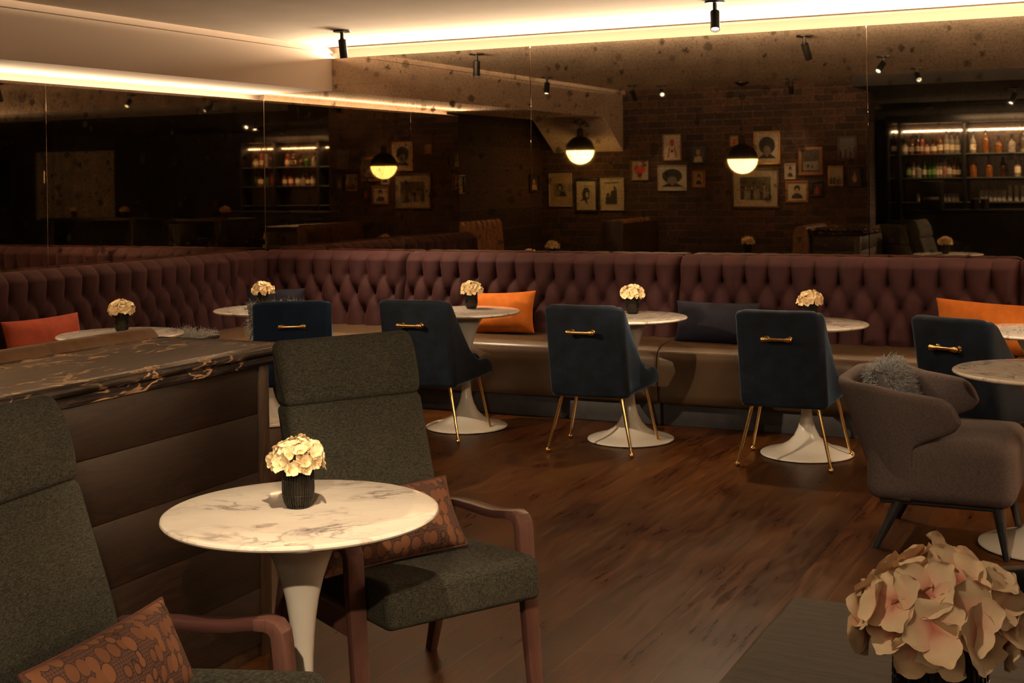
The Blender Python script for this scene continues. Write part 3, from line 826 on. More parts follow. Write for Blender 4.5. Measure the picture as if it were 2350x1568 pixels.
def vase_parts(t, head_mesh, sh, petal_m, fine=True):
    cage = MB(); n = 38
    prof = [(.022, .003), (.030, .005), (.0355, .014), (.039, .028), (.0405, .045), (.0400, .075), (.0385, HV)]
    for i in range(n):
        a = 2*pi*i/n
        pts = [Vector((r*cos(a), r*sin(a), z)) for r, z in prof]
        cage.add(sweep(pts, [(.0009, .0007), (-.0009, .0007), (-.0009, -.0007), (.0009, -.0007)], (cos(a), sin(a), .01)))
    for z in (.034, .071, HV-.001):
        rr = interp(z, [(b, a) for a, b in prof])
        ring = [Vector((rr*cos(2*pi*i/40), rr*sin(2*pi*i/40), z)) for i in range(40)]
        loops = [[p+Vector((p.x, p.y, 0)).normalized()*a*.0012+Vector((0, 0, b*.0012)) for a, b in ((1, 0), (0, 1), (-1, 0), (0, -1))] for p in ring]
        cage.add(loft(loops, False, True))
    cage.add(cyl(.030, 0, .004, 28, .001))
    cage.build('wire_cage', M['wire'], t, 30)
    g = MB().add(lathe([(.0, .006), (.028, .006), (.0335, .016), (.0365, .030), (.038, .046), (.0365, HV-.002), (.0345, HV-.002), (.036, .046), (.0345, .030), (.031, .018), (.026, .009), (0, .009)], 36))
    g.build('glass_body', M['vase_glass'], t)
    MB().add(lathe([(0, .010), (.021, .010), (.024, .02), (.024, .052), (.020, .060), (0, .062)], 24)).build('inner_holder', M['candle'], t)
    st = MB()
    for i in range(7):
        a = i*.9; st.add(tube([(.008*cos(a), .008*sin(a), .06), (.016*cos(a), .016*sin(a), HV+.02), (.035*cos(a), .035*sin(a), HV+.045)], .0016, 6, (0, 1, 0)))
    st.build('stems', M['stem_green'], t)
    h = head_mesh[0] if not isinstance(head_mesh, MB) else head_mesh
    o = h.build('flower_head', petal_m, t, 80, attr=sh)
    o.location = (0, 0, HV+.012)
    return o
hm, hs = flower_head(.069, .051, 62, .0212, 5)
VG = 'cream hydrangea vases on the tables'
v0 = thing('flower_vase', 'cream hydrangeas in a black wire vase between the green lounge chairs', 'vase', (-1.968, 2.805, .73), 0, VG)
vase_parts(v0, hm, hs, M['petal'])
def vase(x, y, rz, lab, z=.73): return dup(v0, (x, y, z), rz, lab, VG)
vase(-5.238, 5.79, 1.1, 'cream hydrangea vase on the table beside the coral cushion')
vase(-5.28, 7.16, 2.2, 'cream hydrangea vase in the corner before the bright blue chair')
vase(-3.955, 7.56, 3.0, 'cream hydrangea vase beside the square orange cushion')
vase(-2.865, 7.57, 4.1, 'cream hydrangea vase left of the dark navy cushion')
vase(-1.765, 7.47, 5.2, 'cream hydrangea vase half hidden behind a blue chair back')
vase(-.43, 5.98, .6, 'cream hydrangea vase cut by the right frame edge')
vase(-5.70, 4.25, .9, 'cream hydrangea vase mirrored before the left booth by the brick wall')
vase(-3.97, 3.0, 1.9, 'cream hydrangea vase mirrored below the large group photo')
vase(1.96, .95, 2.9, 'cream hydrangea vase mirrored on the dark high table, right of the linen panel', 1.04)
vase(2.98, .95, 3.7, 'cream hydrangea vase mirrored in front of the linen panel', 1.04)
# close blush bouquet on the ash table
hm2, hs2 = flower_head(.066, .050, 34, .030, 23, 7)
vp = thing('flower_vase', 'large blush hydrangeas in a black wire vase on the dark ash table', 'vase', (-.178, 1.215, 1.04), .6)
vase_parts(vp, hm2, hs2, M['petal_pink'])

# ------------------------------------------------------------------ blue velvet chairs
def blue_chair(loc, rz, label, mat, name='dining_chair'):
    t = thing(name, label, 'chair', loc, rz, 'blue velvet chairs with brass handles')
    # plan path of the shell, from the left arm front round the back to the right arm front
    half = []
    for i in range(9): half.append((.187*i/8, -.232+.022*(i/8)**2, 0))          # back, slightly full
    cx, cy, r = .187, -.165, .045
    for i in range(1, 8):
        a = -pi/2+pi/2*i/8; half.append((cx+r*cos(a), cy+r*sin(a), 0))
    for i in range(0, 21):
        q = i/20; half.append((.232+.0235*smooth01(q*1.1)-.004*sin(pi*q), -.165+.47*q, q))
    path = [(-x, y, q) for x, y, q in half[::-1]][:-1]+half
    loops = []
    N = len(path)
    for i, (x, y, q) in enumerate(path):
        a = path[max(0, i-1)]; b = path[min(N-1, i+1)]
        tx, ty = b[0]-a[0], b[1]-a[1]; L = sqrt(tx*tx+ty*ty); nx, ny = ty/L, -tx/L   # outward
        zt = interp(q, [(0, .85), (.04, .835), (.10, .785), (.18, .715), (.28, .63), (.40, .545), (.52, .485), (.64, .455), (.78, .445), (.9, .445), (.97, .435), (1, .415)])
        corner = max(0, 1-abs(abs(x)-.225)/.05) if q == 0 else 0
        zt -= .012*corner
        th = .052 if q < .9 else .052-.02*(q-.9)/.1
        zb = .325+.02*q
        l = []
        def P(off, z):
            sh = -.185*max(0, z-.34)*(1-smooth01(q*1.5))
            return Vector((x+nx*off, y+ny*off+sh, z))
        l.append(P(-.030, zb)); l.append(P(-.008, zb+.004)); l.append(P(0, zb+.022))
        for k in range(1, 5): l.append(P(0, zb+.022+(zt-.026-zb-.022)*k/4))
        for k in range(1, 7):
            an = pi*k/7; l.append(P(-th/2+th/2*cos(an), zt-.026+.026*sin(an)))
        l.append(P(-th, zt-.026))
        for k in range(1, 4): l.append(P(-th, zt-.026-(zt-.026-zb-.02)*k/4))
        l.append(P(-th, zb+.02))
        loops.append(l)
    MB().add(loft(loops)).build('back_shell', mat, t, 60)
    MB().add(rb(-.192, .192, -.165, .300, .335, .475, .045, 4, 3)).build('seat', mat, t, 60)
    for sx in (-1, 1):
        for (tx, ty), (fx, fy) in (((.172, -.150), (.248, -.205)), ((.205, .205), (.272, .225))):
            top = Vector((sx*tx, ty, .345)); ft = Vector((sx*fx, fy, .020))
            lg = MB().add(tube([top, (top+ft)/2, ft], [.0115, .0095, .0075], 14, (0, 1, 0))).build('leg', M['brass'], t)
            MB().add(sphere(.0150, (ft.x, ft.y, .015), 16, 10)).build('ball_foot', M['brass'], lg)
    hz = .70; hy = -.229-.185*(hz-.34)
    h = MB()
    for s in (-1, 1):
        h.add(tube([(s*.058, hy+.012, hz), (s*.058, hy-.042, hz)], [.008, .007], 12, (0, 0, 1)))
        h.add(lathe([(0, 0), (.018, 0), (.018, .004), (.011, .012), (0, .012)], 18), T(s*.058, hy+.003, hz) @ RX(radians(90)))
        h.add(sphere(.0145, (s*.058, hy-.042, hz), 14, 8)); h.add(sphere(.0155, (s*.069, hy-.042, hz), 14, 8, 1)); h.add(sphere(.0120, (s*.049, hy-.042, hz), 14, 8, 1))
    h.add(tube([(-.062, hy-.042, hz), (.062, hy-.042, hz)], .0098, 14))
    h.build('handle', M['brass'], t)
    return t
c0 = blue_chair((-2.900, 7.125, 0), radians(3), 'blue velvet chair before the table by the dark navy cushion', M['blue'])
dup(c0, (-3.99, 7.125, 0), radians(4), 'blue velvet chair before the square orange cushion')
dup(c0, (-1.805, 7.165, 0), radians(1.5), 'blue velvet chair standing left of the grey tub chair')
dup(c0, (-.800, 7.05, 0), radians(-27), 'blue velvet chair turned right, behind the marble table over the tub chair')
blue_chair((-4.785, 6.80, 0), radians(33), 'brighter blue velvet chair behind the dark stone counter end', M['bright_blue'])

# ------------------------------------------------------------------ green lounge chairs
def tilt_block(x0, x1, prof, r=.03, k=6):
    """side outline (y, z) run across x with eased ends"""
    cy = sum(p[0] for p in prof)/len(prof); cz = sum(p[1] for p in prof)/len(prof)
    def inset(d):
        n = len(prof); out = []
        for i in range(n):
            a = Vector(prof[i-1]); b = Vector(prof[i]); c = Vector(prof[(i+1) % n])
            t_ = (c-a).normalized(); nn = Vector((-t_.y, t_.x))
            out.append(b+nn*d)
        return out
    # orientation
    A = sum(prof[i][0]*prof[(i+1) % len(prof)][1]-prof[(i+1) % len(prof)][0]*prof[i][1] for i in range(len(prof)))
    sg = 1 if A > 0 else -1
    loops = []
    for i in range(k+1):
        a = pi/2*i/k; loops.append((x0+r-r*cos(pi/2-a) if False else x0+r*(1-sin(a)), sg*r*(1-cos(pi/2-a))*0+sg*r*(1-sin(a))*.0+sg*r*(1-cos(pi/2-a)) if False else sg*r*(1-sqrt(max(0, 1-(1-sin(a))**2)))))
    loops = [(x0+r*(1-cos(pi/2*i/k)), sg*r*(1-sin(pi/2*i/k))) for i in range(k+1)]
    loops += [(x0+(x1-x0)*.5, 0)]+[(x1-(x-x0), d) for x, d in loops[::-1]]
    L = [[Vector((x, q.x, q.y)) for q in inset(d)] for x, d in loops]
    return loft(L)
def rounded(poly, r, k=5):
    out = []; n = len(poly)
    for i in range(n):
        a = Vector(poly[i-1]); b = Vector(poly[i]); c = Vector(poly[(i+1) % n])
        rr = min(r, (a-b).length*.45, (c-b).length*.45)
        p = b+(a-b).normalized()*rr; q = b+(c-b).normalized()*rr
        for j in range(k+1):
            t_ = j/k; out.append(tuple((p*(1-t_)+b*t_)*(1-t_)+(b*(1-t_)+q*t_)*t_))
    return out
def subdiv(poly, m=2):
    out = []
    for i in range(len(poly)):
        a, b = poly[i], poly[(i+1) % len(poly)]
        for k in range(m): out.append((a[0]+(b[0]-a[0])*k/m, a[1]+(b[1]-a[1])*k/m))
    return out
def lounge_chair(loc, rz, label):
    t = thing('lounge_chair', label, 'armchair', loc, rz, 'green tweed lounge chairs with wooden arms')
    w = .250
    seat = rounded([(-.27, .335), (.24, .340), (.268, .352), (.262, .452), (.235, .468), (-.27, .430)], .035)
    MB().add(tilt_block(-w, w, seat, .022)).build('seat', M['green'], t, 50)
    # back: lower cushion and a fuller headrest above the seam
    def yb(z): return -.225-.31*(z-.42)
    low = rounded([(yb(.36), .37), (yb(.60)+.012, .60), (yb(.862)+.004, .868), (yb(.875)-.085, .862), (yb(.42)-.085, .38)], .025)
    MB().add(tilt_block(-.226, .248, low, .022)).build('backrest', M['green'], t, 50)
    hd = rounded([(yb(.865)+.004, .862), (yb(.92)+.020, .915), (yb(1.0)+.022, 1.0), (yb(1.05)-.004, 1.062), (yb(1.05)-.065, 1.053), (yb(.87)-.085, .855)], .035)
    MB().add(tilt_block(-.228, .250, hd, .026)).build('headrest', M['green'], t, 50)
    for s in (-1, 1):
        x = s*.283
        ys = [(-.30, .515), (-.22, .525), (-.13, .528), (-.06, .529), (0, .534), (.04, .541), (.075, .546)]
        MB().add(sweep([(x, y, z) for y, z in ys], rect(.050, .026, .006), (0, 0, 1), [(.8, .8), .9, 1, 1, 1, 1, 1])).build('armrest', M['mahogany_arm'], t, 25)
        MB().add(sweep([(x, .070, .5455), (x, .098, .547), (x, .116, .541), (x, .127, .527), (x, .131, .50), (x, .138, .42), (x, .162, .2), (x, .187, 0)], rect(.030, .051, .004), (1, 0, 0), [(.9, 1), 1, (1.1, 1), (1.15, 1), (1.15, 1), (1.1, 1), (1.05, .93), (.9, .78)])).build('leg', M['mahogany'], t, 25)
        MB().add(sweep([(x, -.285, .52), (x, -.30, .38), (x, -.36, .18), (x, -.42, 0)], rect(.036, .044, .005), (0, 1, 0), [.8, 1, .95, .75])).build('leg', M['mahogany'], t, 25)
        MB().add(rb(x-.016, x+.016, -.31, .135, .305, .375, .005)).build('side_rail', M['mahogany'], t)
    MB().add(rb(-.27, .27, -.10, -.06, .285, .330, .005)).build('cross_rail', M['mahogany'], t)
    return t
g1 = lounge_chair((-1.965, 3.405, 0), radians(-120), 'green tweed lounge chair behind the foreground marble table')
dup(g1, (-1.895, 2.205, 0), radians(-82), 'green tweed lounge chair cut by the left frame edge')

# ------------------------------------------------------------------ cushions
def pillow(w, h, d, n=22, seed=0, pinch=.07, wr=.006):
    r = random.Random(seed); ph = [r.uniform(0, 6) for _ in range(6)]
    def pt(u, v, s):
        ax = u*(w/2)*(1-pinch*(1-v*v)**1.0*abs(u)**2); az = v*(h/2)*(1-pinch*(1-u*u)**1.0*abs(v)**2)
        th = d/2*((1-u**4)*(1-v**4))**.5*(.75+.25*(1-u*u)*(1-v*v))
        th += wr*sin(5*u+ph[0]+2*v)*(1-u*u)*(1-v*v)+wr*.6*sin(9*v*u+ph[1])*(1-u**2)*(1-v**2)
        return Vector((ax, s*th, az))
    vs = []; fs = []
    g = [[-cos(pi*i/n) for i in range(n+1)]]*2
    idx = {}
    for s in (1, -1):
        for i, u in enumerate(g[0]):
            for j, v in enumerate(g[1]):
                b = i in (0, n) or j in (0, n)
                if b and s == -1: idx[s, i, j] = idx[1, i, j]; continue
                idx[s, i, j] = len(vs); vs.append(pt(u, v, s))
    for s in (1, -1):
        for i in range(n):
            for j in range(n):
                q = (idx[s, i, j], idx[s, i+1, j], idx[s, i+1, j+1], idx[s, i, j+1])
                fs.append(q if s < 0 else q[::-1])
    rim = [pt(u, -1, 0) for u in g[0]]+[pt(1, v, 0) for v in g[1][1:]]+[pt(u, 1, 0) for u in g[0][::-1][1:]]+[pt(-1, v, 0) for v in g[1][::-1][1:-1]]
    return vs, fs, rim
def ring_tube(pts, r, n=6):
    loops = []; N = len(pts)
    for i in range(N):
        t_ = (pts[(i+1) % N]-pts[i-1]).normalized(); a = Vector((0, 1, 0)); b = t_.cross(a)
        loops.append([pts[i]+a*r*cos(2*pi*k/n)+b*r*sin(2*pi*k/n) for k in range(n)])
    return loft(loops, False, True)
def cushion(name, label, loc, rot, w, h, d, mat, piping=None, seed=0, group='loose cushions', pinch=.07):
    t = thing(name, label, 'cushion', loc, 0, group); t.rotation_euler = rot
    vs, fs, rim = pillow(w, h, d, 22, seed, pinch)
    MB().add((vs, fs)).build('cover', mat, t, 70)
    MB().add(ring_tube(rim, .0045 if piping else .0028)).build('piping', piping or mat, t)
    return t
# resting on seats at z .515; leaning back
cushion('throw_cushion', 'coral velvet lumbar cushion on the left banquette', (-5.905, 5.88, .515+.128), (radians(-14), 0, radians(90)), .60, .275, .15, M['coral'], seed=1)
cushion('throw_cushion', 'square orange velvet cushion behind the marble table in the middle', (-4.02, 8.12, .515+.135), (radians(-14), radians(-3), 0), .50, .28, .14, M['orange'], seed=2)
cushion('throw_cushion', 'long orange velvet cushion by the right frame edge', (-.83, 8.10, .515+.140), (radians(-12), radians(3), 0), .72, .30, .15, M['orange'], seed=3)
cushion('throw_cushion', 'dark navy velvet cushion at a banquette joint between two blue chairs', (-2.50, 8.10, .515+.120), (radians(-12), 0, radians(-3)), .56, .26, .15, M['navy'], seed=4)
cushion('throw_cushion', 'navy velvet cushion in the banquette corner behind the flowers', (-5.87, 8.05, .515+.125), (radians(-12), 0, radians(22)), .50, .27, .15, M['navy'], seed=5)
def chair_local(chair, p): return Matrix.Translation(chair[0]) @ RZ(chair[1]) @ Vector(p)
G1 = ((-1.965, 3.405, 0), radians(-120)); G2 = ((-1.895, 2.205, 0), radians(-82))
p = chair_local(G1, (.085, -.035, .548))
cushion('patterned_cushion', 'rust oval-patterned cushion on the lounge chair behind the table', p, (radians(32), radians(2), radians(-120)), .47, .215, .12, M['patch'], M['patch_trim'], 6, 'rust oval-patterned cushions', .05)
p = chair_local(G2, (.05, -.085, .520))
cushion('patterned_cushion', 'rust oval-patterned cushion on the lounge chair at the left edge', p, (radians(25), radians(0), radians(-82)), .49, .20, .12, M['patch'], M['patch_trim'], 7, 'rust oval-patterned cushions', .05)

def strands(mb, pts_normals, L, rad, curl, seed, droop=.3, seg=5):
    r = random.Random(seed)
    for p, n in pts_normals:
        d = (n+Vector((r.uniform(-.7, .7), r.uniform(-.7, .7), r.uniform(-.7, .4)))).normalized()
        q = Vector(p); pts = [q.copy()]; ph = r.uniform(0, 6.28); l = L*r.uniform(.6, 1.25)
        s = d.cross(Vector((.3, .2, 1))).normalized(); u = d.cross(s)
        for k in range(1, seg+1):
            a = ph+k*1.5
            q = q+d*(l/seg)+s*cos(a)*curl+u*sin(a)*curl
            d = (d+Vector((0, 0, -droop/seg))).normalized()
            pts.append(q.copy())
        loops = []
        for k, c in enumerate(pts):
            rr = rad*(1-.75*k/seg)
            loops.append([c+s*rr, c-s*rr*.5+u*rr*.87, c-s*rr*.5-u*rr*.87])
        mb.add(loft(loops))
def pillow_samples(w, h, d, n, seed, both=True):
    r = random.Random(seed); out = []
    for _ in range(n):
        u = r.uniform(-1, 1); v = r.uniform(-1, 1); s = r.choice((1, -1)) if both else -1
        th = d/2*((1-u**4)*(1-v**4))**.5
        out.append((Vector((u*w/2*.96, s*th*.9, v*h/2*.96)), Vector((u**3*1.0, s*1.0, v**3*1.2)).normalized()))
    return out
# curly grey cushion in the tub chair
TUB = (-.865, 5.915)
t = thing('fluffy_cushion', 'fluffy grey curly wool cushion in the grey tub armchair', 'cushion', (-1.045, 5.93, .60), 0, 'fluffy wool cushions')
t.rotation_euler = (radians(-20), 0, radians(90))
vs, fs, rim = pillow(.36, .28, .13, 16, 9)
MB().add((vs, fs)).build('cover', M['wool_core'], t, 70)
fb = MB(); strands(fb, pillow_samples(.36, .28, .13, 3200, 11), .040, .0026, .006, 12, .35); fb.build('wool', M['fur_grey'], t, 80)
# pale long-haired throw on the corner seat, another cushion of it on the bright blue chair
t = thing('fluffy_throw', 'pale shaggy wool throw lying on the left banquette seat', 'throw', (-5.86, 6.93, .517), 0, 'fluffy wool cushions')
vs, fs = rbox(.42, .52, .03, .014, 2, 2); MB().add((vs, fs), T(0, 0, .015)).build('hide', M['wool_core'], t)
r_ = random.Random(5); sm = [(Vector((r_.uniform(-.2, .2), r_.uniform(-.25, .25), .028)), Vector((r_.uniform(-.4, .4), r_.uniform(-.4, .4), 1))) for _ in range(1300)]
fb = MB(); strands(fb, sm, .055, .0020, .005, 6, .8); fb.build('wool', M['fur_pale'], t, 80)
CB = ((-4.785, 6.80, 0), radians(33))
p = chair_local(CB, (-.10, -.14, .665))
t = thing('fluffy_cushion', 'pale shaggy wool cushion leaning inside the brighter blue chair', 'cushion', p, 0, 'fluffy wool cushions')
t.rotation_euler = (radians(15), 0, radians(33))
vs, fs, rim = pillow(.34, .34, .11, 14, 13); MB().add((vs, fs)).build('cover', M['wool_core'], t, 70)
fb = MB(); strands(fb, pillow_samples(.34, .34, .11, 1500, 14), .05, .0020, .005, 15, .7); fb.build('wool', M['fur_pale'], t, 80)
p = chair_local(((-2.900, 7.125, 0), radians(3)), (.08, -.08, .60))
t = thing('fluffy_cushion', 'grey shaggy wool cushion peeping out beside a blue chair back', 'cushion', p, 0, 'fluffy wool cushions')
t.rotation_euler = (radians(14), 0, radians(3))
vs, fs, rim = pillow(.24, .24, .10, 14, 16); MB().add((vs, fs)).build('cover', M['wool_core'], t, 70)
fb = MB(); strands(fb, pillow_samples(.24, .24, .10, 1000, 17), .045, .0018, .005, 18, .7); fb.build('wool', M['fur_grey'], t, 80)

# ------------------------------------------------------------------ grey tub armchair
def tub_chair(loc, rz, label):
    t = thing('tub_armchair', label, 'armchair', loc, rz)
    # faces local +y; plan path from left wing tip round the back to right wing tip
    hw = .325; half = []
    for i in range(8): half.append((hw*.50*i/7, -.300-.0*i, 0))
    cx, cy = hw*.50, -.300+.165
    for i in range(1, 13):
        a = -pi/2+pi/2*i/12; half.append((cx+(hw-cx)*cos(a), cy+.165*sin(a), .0+.35*i/12))
    for i in range(1, 27):
        q = i/26; half.append((hw-.010*q, cy+.27*q, .35+.65*q))
    path = [(-x, y, q) for x, y, q in half[::-1]][:-1]+half
    loops = []; N = len(path)
    for i, (x, y, q) in enumerate(path):
        a = path[max(0, i-1)]; b = path[min(N-1, i+1)]
        tx, ty = b[0]-a[0], b[1]-a[1]; L = sqrt(tx*tx+ty*ty); nx, ny = ty/L, -tx/L
        zt = interp(q, [(0, .700), (.3, .688), (.5, .662), (.7, .650), (.84, .640), (.92, .620), (.97, .59), (1, .555)])
        zb = interp(q, [(0, .20), (.47, .20), (.495, .23), (.52, .36), (.55, .425), (.62, .445), (.75, .468), (.88, .49), (.96, .51), (1, .535)])
        th = .062
        l = []
        flare = .34
        def P(off, z):
            k = flare*(z-.45)*(1-.75*smooth01(q*1.2)); e = .06*(z-.45)*smooth01(q*1.6)
            return Vector((x+nx*(off+k*.55+e), y+ny*(off)-k*1.0*(1-smooth01((y+.3)/.4)), z))
        rr = min(.03, (zt-zb)*.45)
        for k in range(0, 5):
            an = -pi/2+pi/2*k/4; l.append(P(-th/2+th/2*cos(an), zb+rr+rr*sin(an)))
        for k in range(1, 5): l.append(P(0, zb+rr+(zt-zb-2*rr)*k/4))
        for k in range(1, 8):
            an = pi*k/8; l.append(P(-th/2+th/2*cos(an), zt-rr+rr*sin(an)))
        for k in range(0, 5): l.append(P(-th, zt-rr-(zt-zb-2*rr)*k/5))
        for k in range(0, 3):
            an = pi+pi/2*k/3; l.append(P(-th/2+th/2*cos(an), zb+rr+rr*sin(an)))
        loops.append(l)
    MB().add(loft(loops)).build('back_shell', M['grey_weave'], t, 60)
    vs, fs = rbox(.60, .585, .265, .06, 5, 6)
    def dome(p):
        k = 1-max(0, (p.y-.15)/.3)*.0
        z = p.z+(.018*(1-(p.x/.3)**2)*(1-(p.y/.3)**2) if p.z > 0 else .02*(p.y < 0)*0)
        x = p.x*(1-.04*smooth01((p.y+.29)/.58)*0)
        return (x, p.y, z)
    MB().add((vs, fs), T(0, .045, .335), dome).build('seat', M['grey_weave'], t, 60)
    MB().add(rb(-.25, .25, -.20, .28, .185, .215, .01)).build('base_frame', M['black_wood'], t)
    for s in (-1, 1):
        MB().add(tube([(s*.235, .265, .21), (s*.262, .300, 0)], [.024, .013], 14, (0, 1, 0))).build('leg', M['black_wood'], t)
        MB().add(tube([(s*.225, -.115, .21), (s*.262, -.215, 0)], [.024, .013], 14, (0, 1, 0))).build('leg', M['black_wood'], t)
    return t
tub_chair((TUB[0], TUB[1], 0), radians(-90), 'grey-brown woven tub armchair under the marble table at the right')

# ------------------------------------------------------------------ stone topped counter
t = thing('service_counter', 'dark oak counter with gold-veined brown marble top', 'counter', (0, 0, 0))
CX0, CX1, CY0, CY1 = -3.16, -2.675, BRICK_Y+.006, 3.62
body = MB().add(box(CX0+.02, CX1-.004, CY0, CY1-.004, .0, .955)); bo = body.build('carcass', M['oak_trim'], t, smooth=False)
for k in range(5):
    z1 = .955-.19*k if k == 0 else .985-.19*k
    z0 = max(.985-.19*(k+1), .045)
    MB().add(rb(CX1-.006, CX1+.012, CY0, CY1-.045, z0+.0008, z1-.0008, .0012, 1)).add(rb(CX0+.03, CX1-.04, CY1-.006, CY1+.010, z0+.0008, z1-.0008, .0012, 1)).build('plank', M['oak'], t, 30)
MB().add(rb(CX1-.045, CX1+.016, CY1-.045, CY1+.014, 0, .955, .004, 1)).build('corner_post', M['oak_trim'], t)
MB().add(rb(CX1-.006, CX1+.004, CY0, CY1-.046, 0, .045, .002, 1)).build('toe_board', M['oak_trim'], t)
# marble: slab with stepped roll edge
def edge_path(off): return [(CX1+off, CY0), (CX1+off, CY1+off)]
pr = [(0, .955), (.045, .955), (.058, .960), (.062, .970), (.058, .980), (.052, .985), (.062, .989), (.074, .996), (.078, 1.004), (.076, 1.012), (.070, 1.016), (0, 1.016)]
loops = []
for off, z in pr:
    loops.append([Vector((CX1+off, CY0, z)), Vector((CX1+off, CY1+off, z)), Vector((CX0, CY1+off, z)), Vector((CX0, CY0, z))])
MB().add(loft(loops)).build('stone_top', M['stone'], t, 35)

# leather booth seat on the far side of the counter
t = thing('booth_bench', 'brown leather booth bench whose rolled back tops the stone counter', 'bench', (-3.165, BRICK_Y+.01, 0), 0, 'leather booth benches')
L = 3.71-BRICK_Y-.02
prof = rounded([(0, .16), (.0, 1.012), (-.035, 1.047), (-.115, 1.040), (-.150, .98), (-.165, .5), (-.165, .16)], .04, 5)
n = 5
for k in range(n):
    a, b = L*k/n, L*(k+1)/n
    MB().add(tilt_block(0, b-a, [(y, z) for y, z in prof], .014, 4), T(0, a, 0) @ RZ(radians(90)) @ Matrix.Scale(-1, 4, (0, 1, 0)) if False else T(0, a, 0) @ Matrix(((0, 1, 0, 0), (1, 0, 0, 0), (0, 0, 1, 0), (0, 0, 0, 1)))).build('back_pad', M['brown_leather'], t, 50)
MB().add(rb(-.62, -.15, 0, L, .16, .46, .04, 3, 2)).build('seat', M['channel_leather'], t)
MB().add(rb(-.58, -.02, .02, L-.02, 0, .17, .004, 1)).build('plinth', M['dark_paint'], t)

def channel_bench(loc, rz, W, H, label, n):
    """front faces local -y; vertical channels"""
    t = thing('booth_bench', label, 'bench', loc, rz, 'leather booth benches')
    for k in range(n):
        a, b = W*k/n, W*(k+1)/n
        pr_ = rounded([(0, .42), (.05, H-.06), (.075, H), (.13, H-.005), (.15, H-.05), (.15, .16), (.02, .16)], .04, 4)
        MB().add(tilt_block(a, b, pr_, min(.035, (b-a)*.4), 5)).build('back_channel', M['channel_leather'], t, 50)
    MB().add(rb(0, W, -.42, .03, .16, .46, .045, 3, 2)).build('seat', M['channel_leather'], t)
    MB().add(rb(.01, W-.01, -.38, .14, 0, .17, .004, 1)).build('plinth', M['dark_paint'], t)
    return t
channel_bench((-6.48, 3.72, 0), radians(90), 1.10, 1.12, 'tan channel-backed booth bench against the side brick wall', 9)
# bench standing square to the brick, with a dark panelled end
t = channel_bench((-5.40, 3.55, 0), radians(-90), 1.10, 1.10, 'tan channel-backed booth bench square to the brick wall', 8)
MB().add(rb(-.012, 0, -.02, .22, 0, 1.09, .006, 1)).build('end_panel', M['oak_trim'], t)
MB().add(rb(0, 1.10, .15, .22, 0, 1.06, .006, 1)).build('back_board', M['oak_trim'], t)
def booth_table(x, y, lab):
    t = thing('booth_table', lab, 'table', (x, y, 0), 0, 'dark booth tables')
    MB().add(rb(-.33, .33, -.36, .36, .70, .73, .006)).build('table_top', M['black_wood'], t)
    MB().add(tube([(0, 0, .70), (0, 0, .02)], .035, 16, (0, 1, 0))).build('post', M['black_metal'], t)
    MB().add(cyl(.22, 0, .02, 32)).build('base', M['black_metal'], t)
booth_table(-5.72, 4.25, 'dark booth table mirrored before the side brick wall')
booth_table(-4.35, 3.0, 'dark booth table mirrored below the large group photo')

# ------------------------------------------------------------------ dark ash table, bar stool
t = thing('high_table', 'dark stained ash high table under the blush hydrangeas', 'table', (0, 0, 0))
MB().add(rb(-.412, .42, .78, 1.614, 1.005, 1.04, .012, 3, 2)).build('table_top', M['ash'], t)
for x in (-.34, .35):
    for y in (.86, 1.53): MB().add(rb(x-.025, x+.025, y-.025, y+.025, 0, 1.006, .004)).build('leg', M['black_wood'], t)
t = thing('bar_stool', 'black leather bar stool beyond the dark ash table', 'stool', (-.03, 1.88, 0), radians(180), 'bar stools')
bk = [Vector((x, -.19+.10*(x/.24)**2-.0, 0)) for x in [-.24+.48*i/16 for i in range(17)]]
loops = []
for p in bk:
    loops.append([Vector((p.x, p.y+a, z)) for a, z in rounded([(-.02, .62), (.02, .62), (.012, .985), (-.028, .985)], .012, 4)])
MB().add(loft(loops)).build('backrest', M['black_leather'], t, 50)
MB().add(rb(-.21, .21, -.19, .20, .66, .74, .03, 3)).build('seat', M['black_leather'], t)
for sx in (-1, 1):
    for sy in (-1, 1): MB().add(tube([(sx*.17, sy*.15, .67), (sx*.20, sy*.19, 0)], [.016, .012], 12, (0, 1, 0))).build('leg', M['black_wood'], t)
MB().add(tube([(-.19, .18, .25), (.19, .18, .25)], .009, 10)).build('footrest', M['steel'], t)

# ------------------------------------------------------------------ bar seen in the mirrors
BY = -1.02
t = thing('bar_shelving', 'black bar shelving with glass shelves mirrored at the right', 'shelving', (0, BY, 0))
MB().add(box(-3.2, 1.15, -.14, -.12, .95, 2.30)).build('back_panel', M['oak_trim'], t, smooth=False)
for x in (-3.18, -3.035, -2.23, -1.30, -.40, .45, 1.12): MB().add(rb(x-.022, x+.022, -.12, .16, .9, 2.30, .003, 1)).build('post', M['black_metal'], t)
for z in (1.805, 1.497, 1.186): MB().add(rb(-3.17, 1.11, -.12, .15, z-.018, z, .002, 1)).build('shelf', M['shelf_glass'], t)
MB().add(rb(-3.2, 1.15, -.14, .20, 2.20, 2.30, .004, 1)).build('head_board', M['black_metal'], t)
MB().add(rb(-3.2, 1.15, -.14, .24, 0, .95, .004, 1)).build('cabinet_base', M['dark_paint'], t)
for a, b, lab in ((-3.16, -3.05, 'short led strip glowing over the mirrored bar at its left end'), (-3.02, -2.26, 'led strip glowing over the mirrored row of close bottles'), (-2.20, -1.32, 'led strip glowing over the mirrored spaced bottles'), (-1.28, -.42, 'third led strip of the bar from its right end'), (-.38, .43, 'second led strip of the bar from its right end'), (.47, 1.10, 'led strip at the right end of the bar')):
    o = MB().add(rb(a, b, BY-.06, BY-.045, 2.095, 2.112, .002, 1)).build('led_strip', M['led'], smooth=False)
    tag(o, lab, 'light strip', 'led strips over the bar')
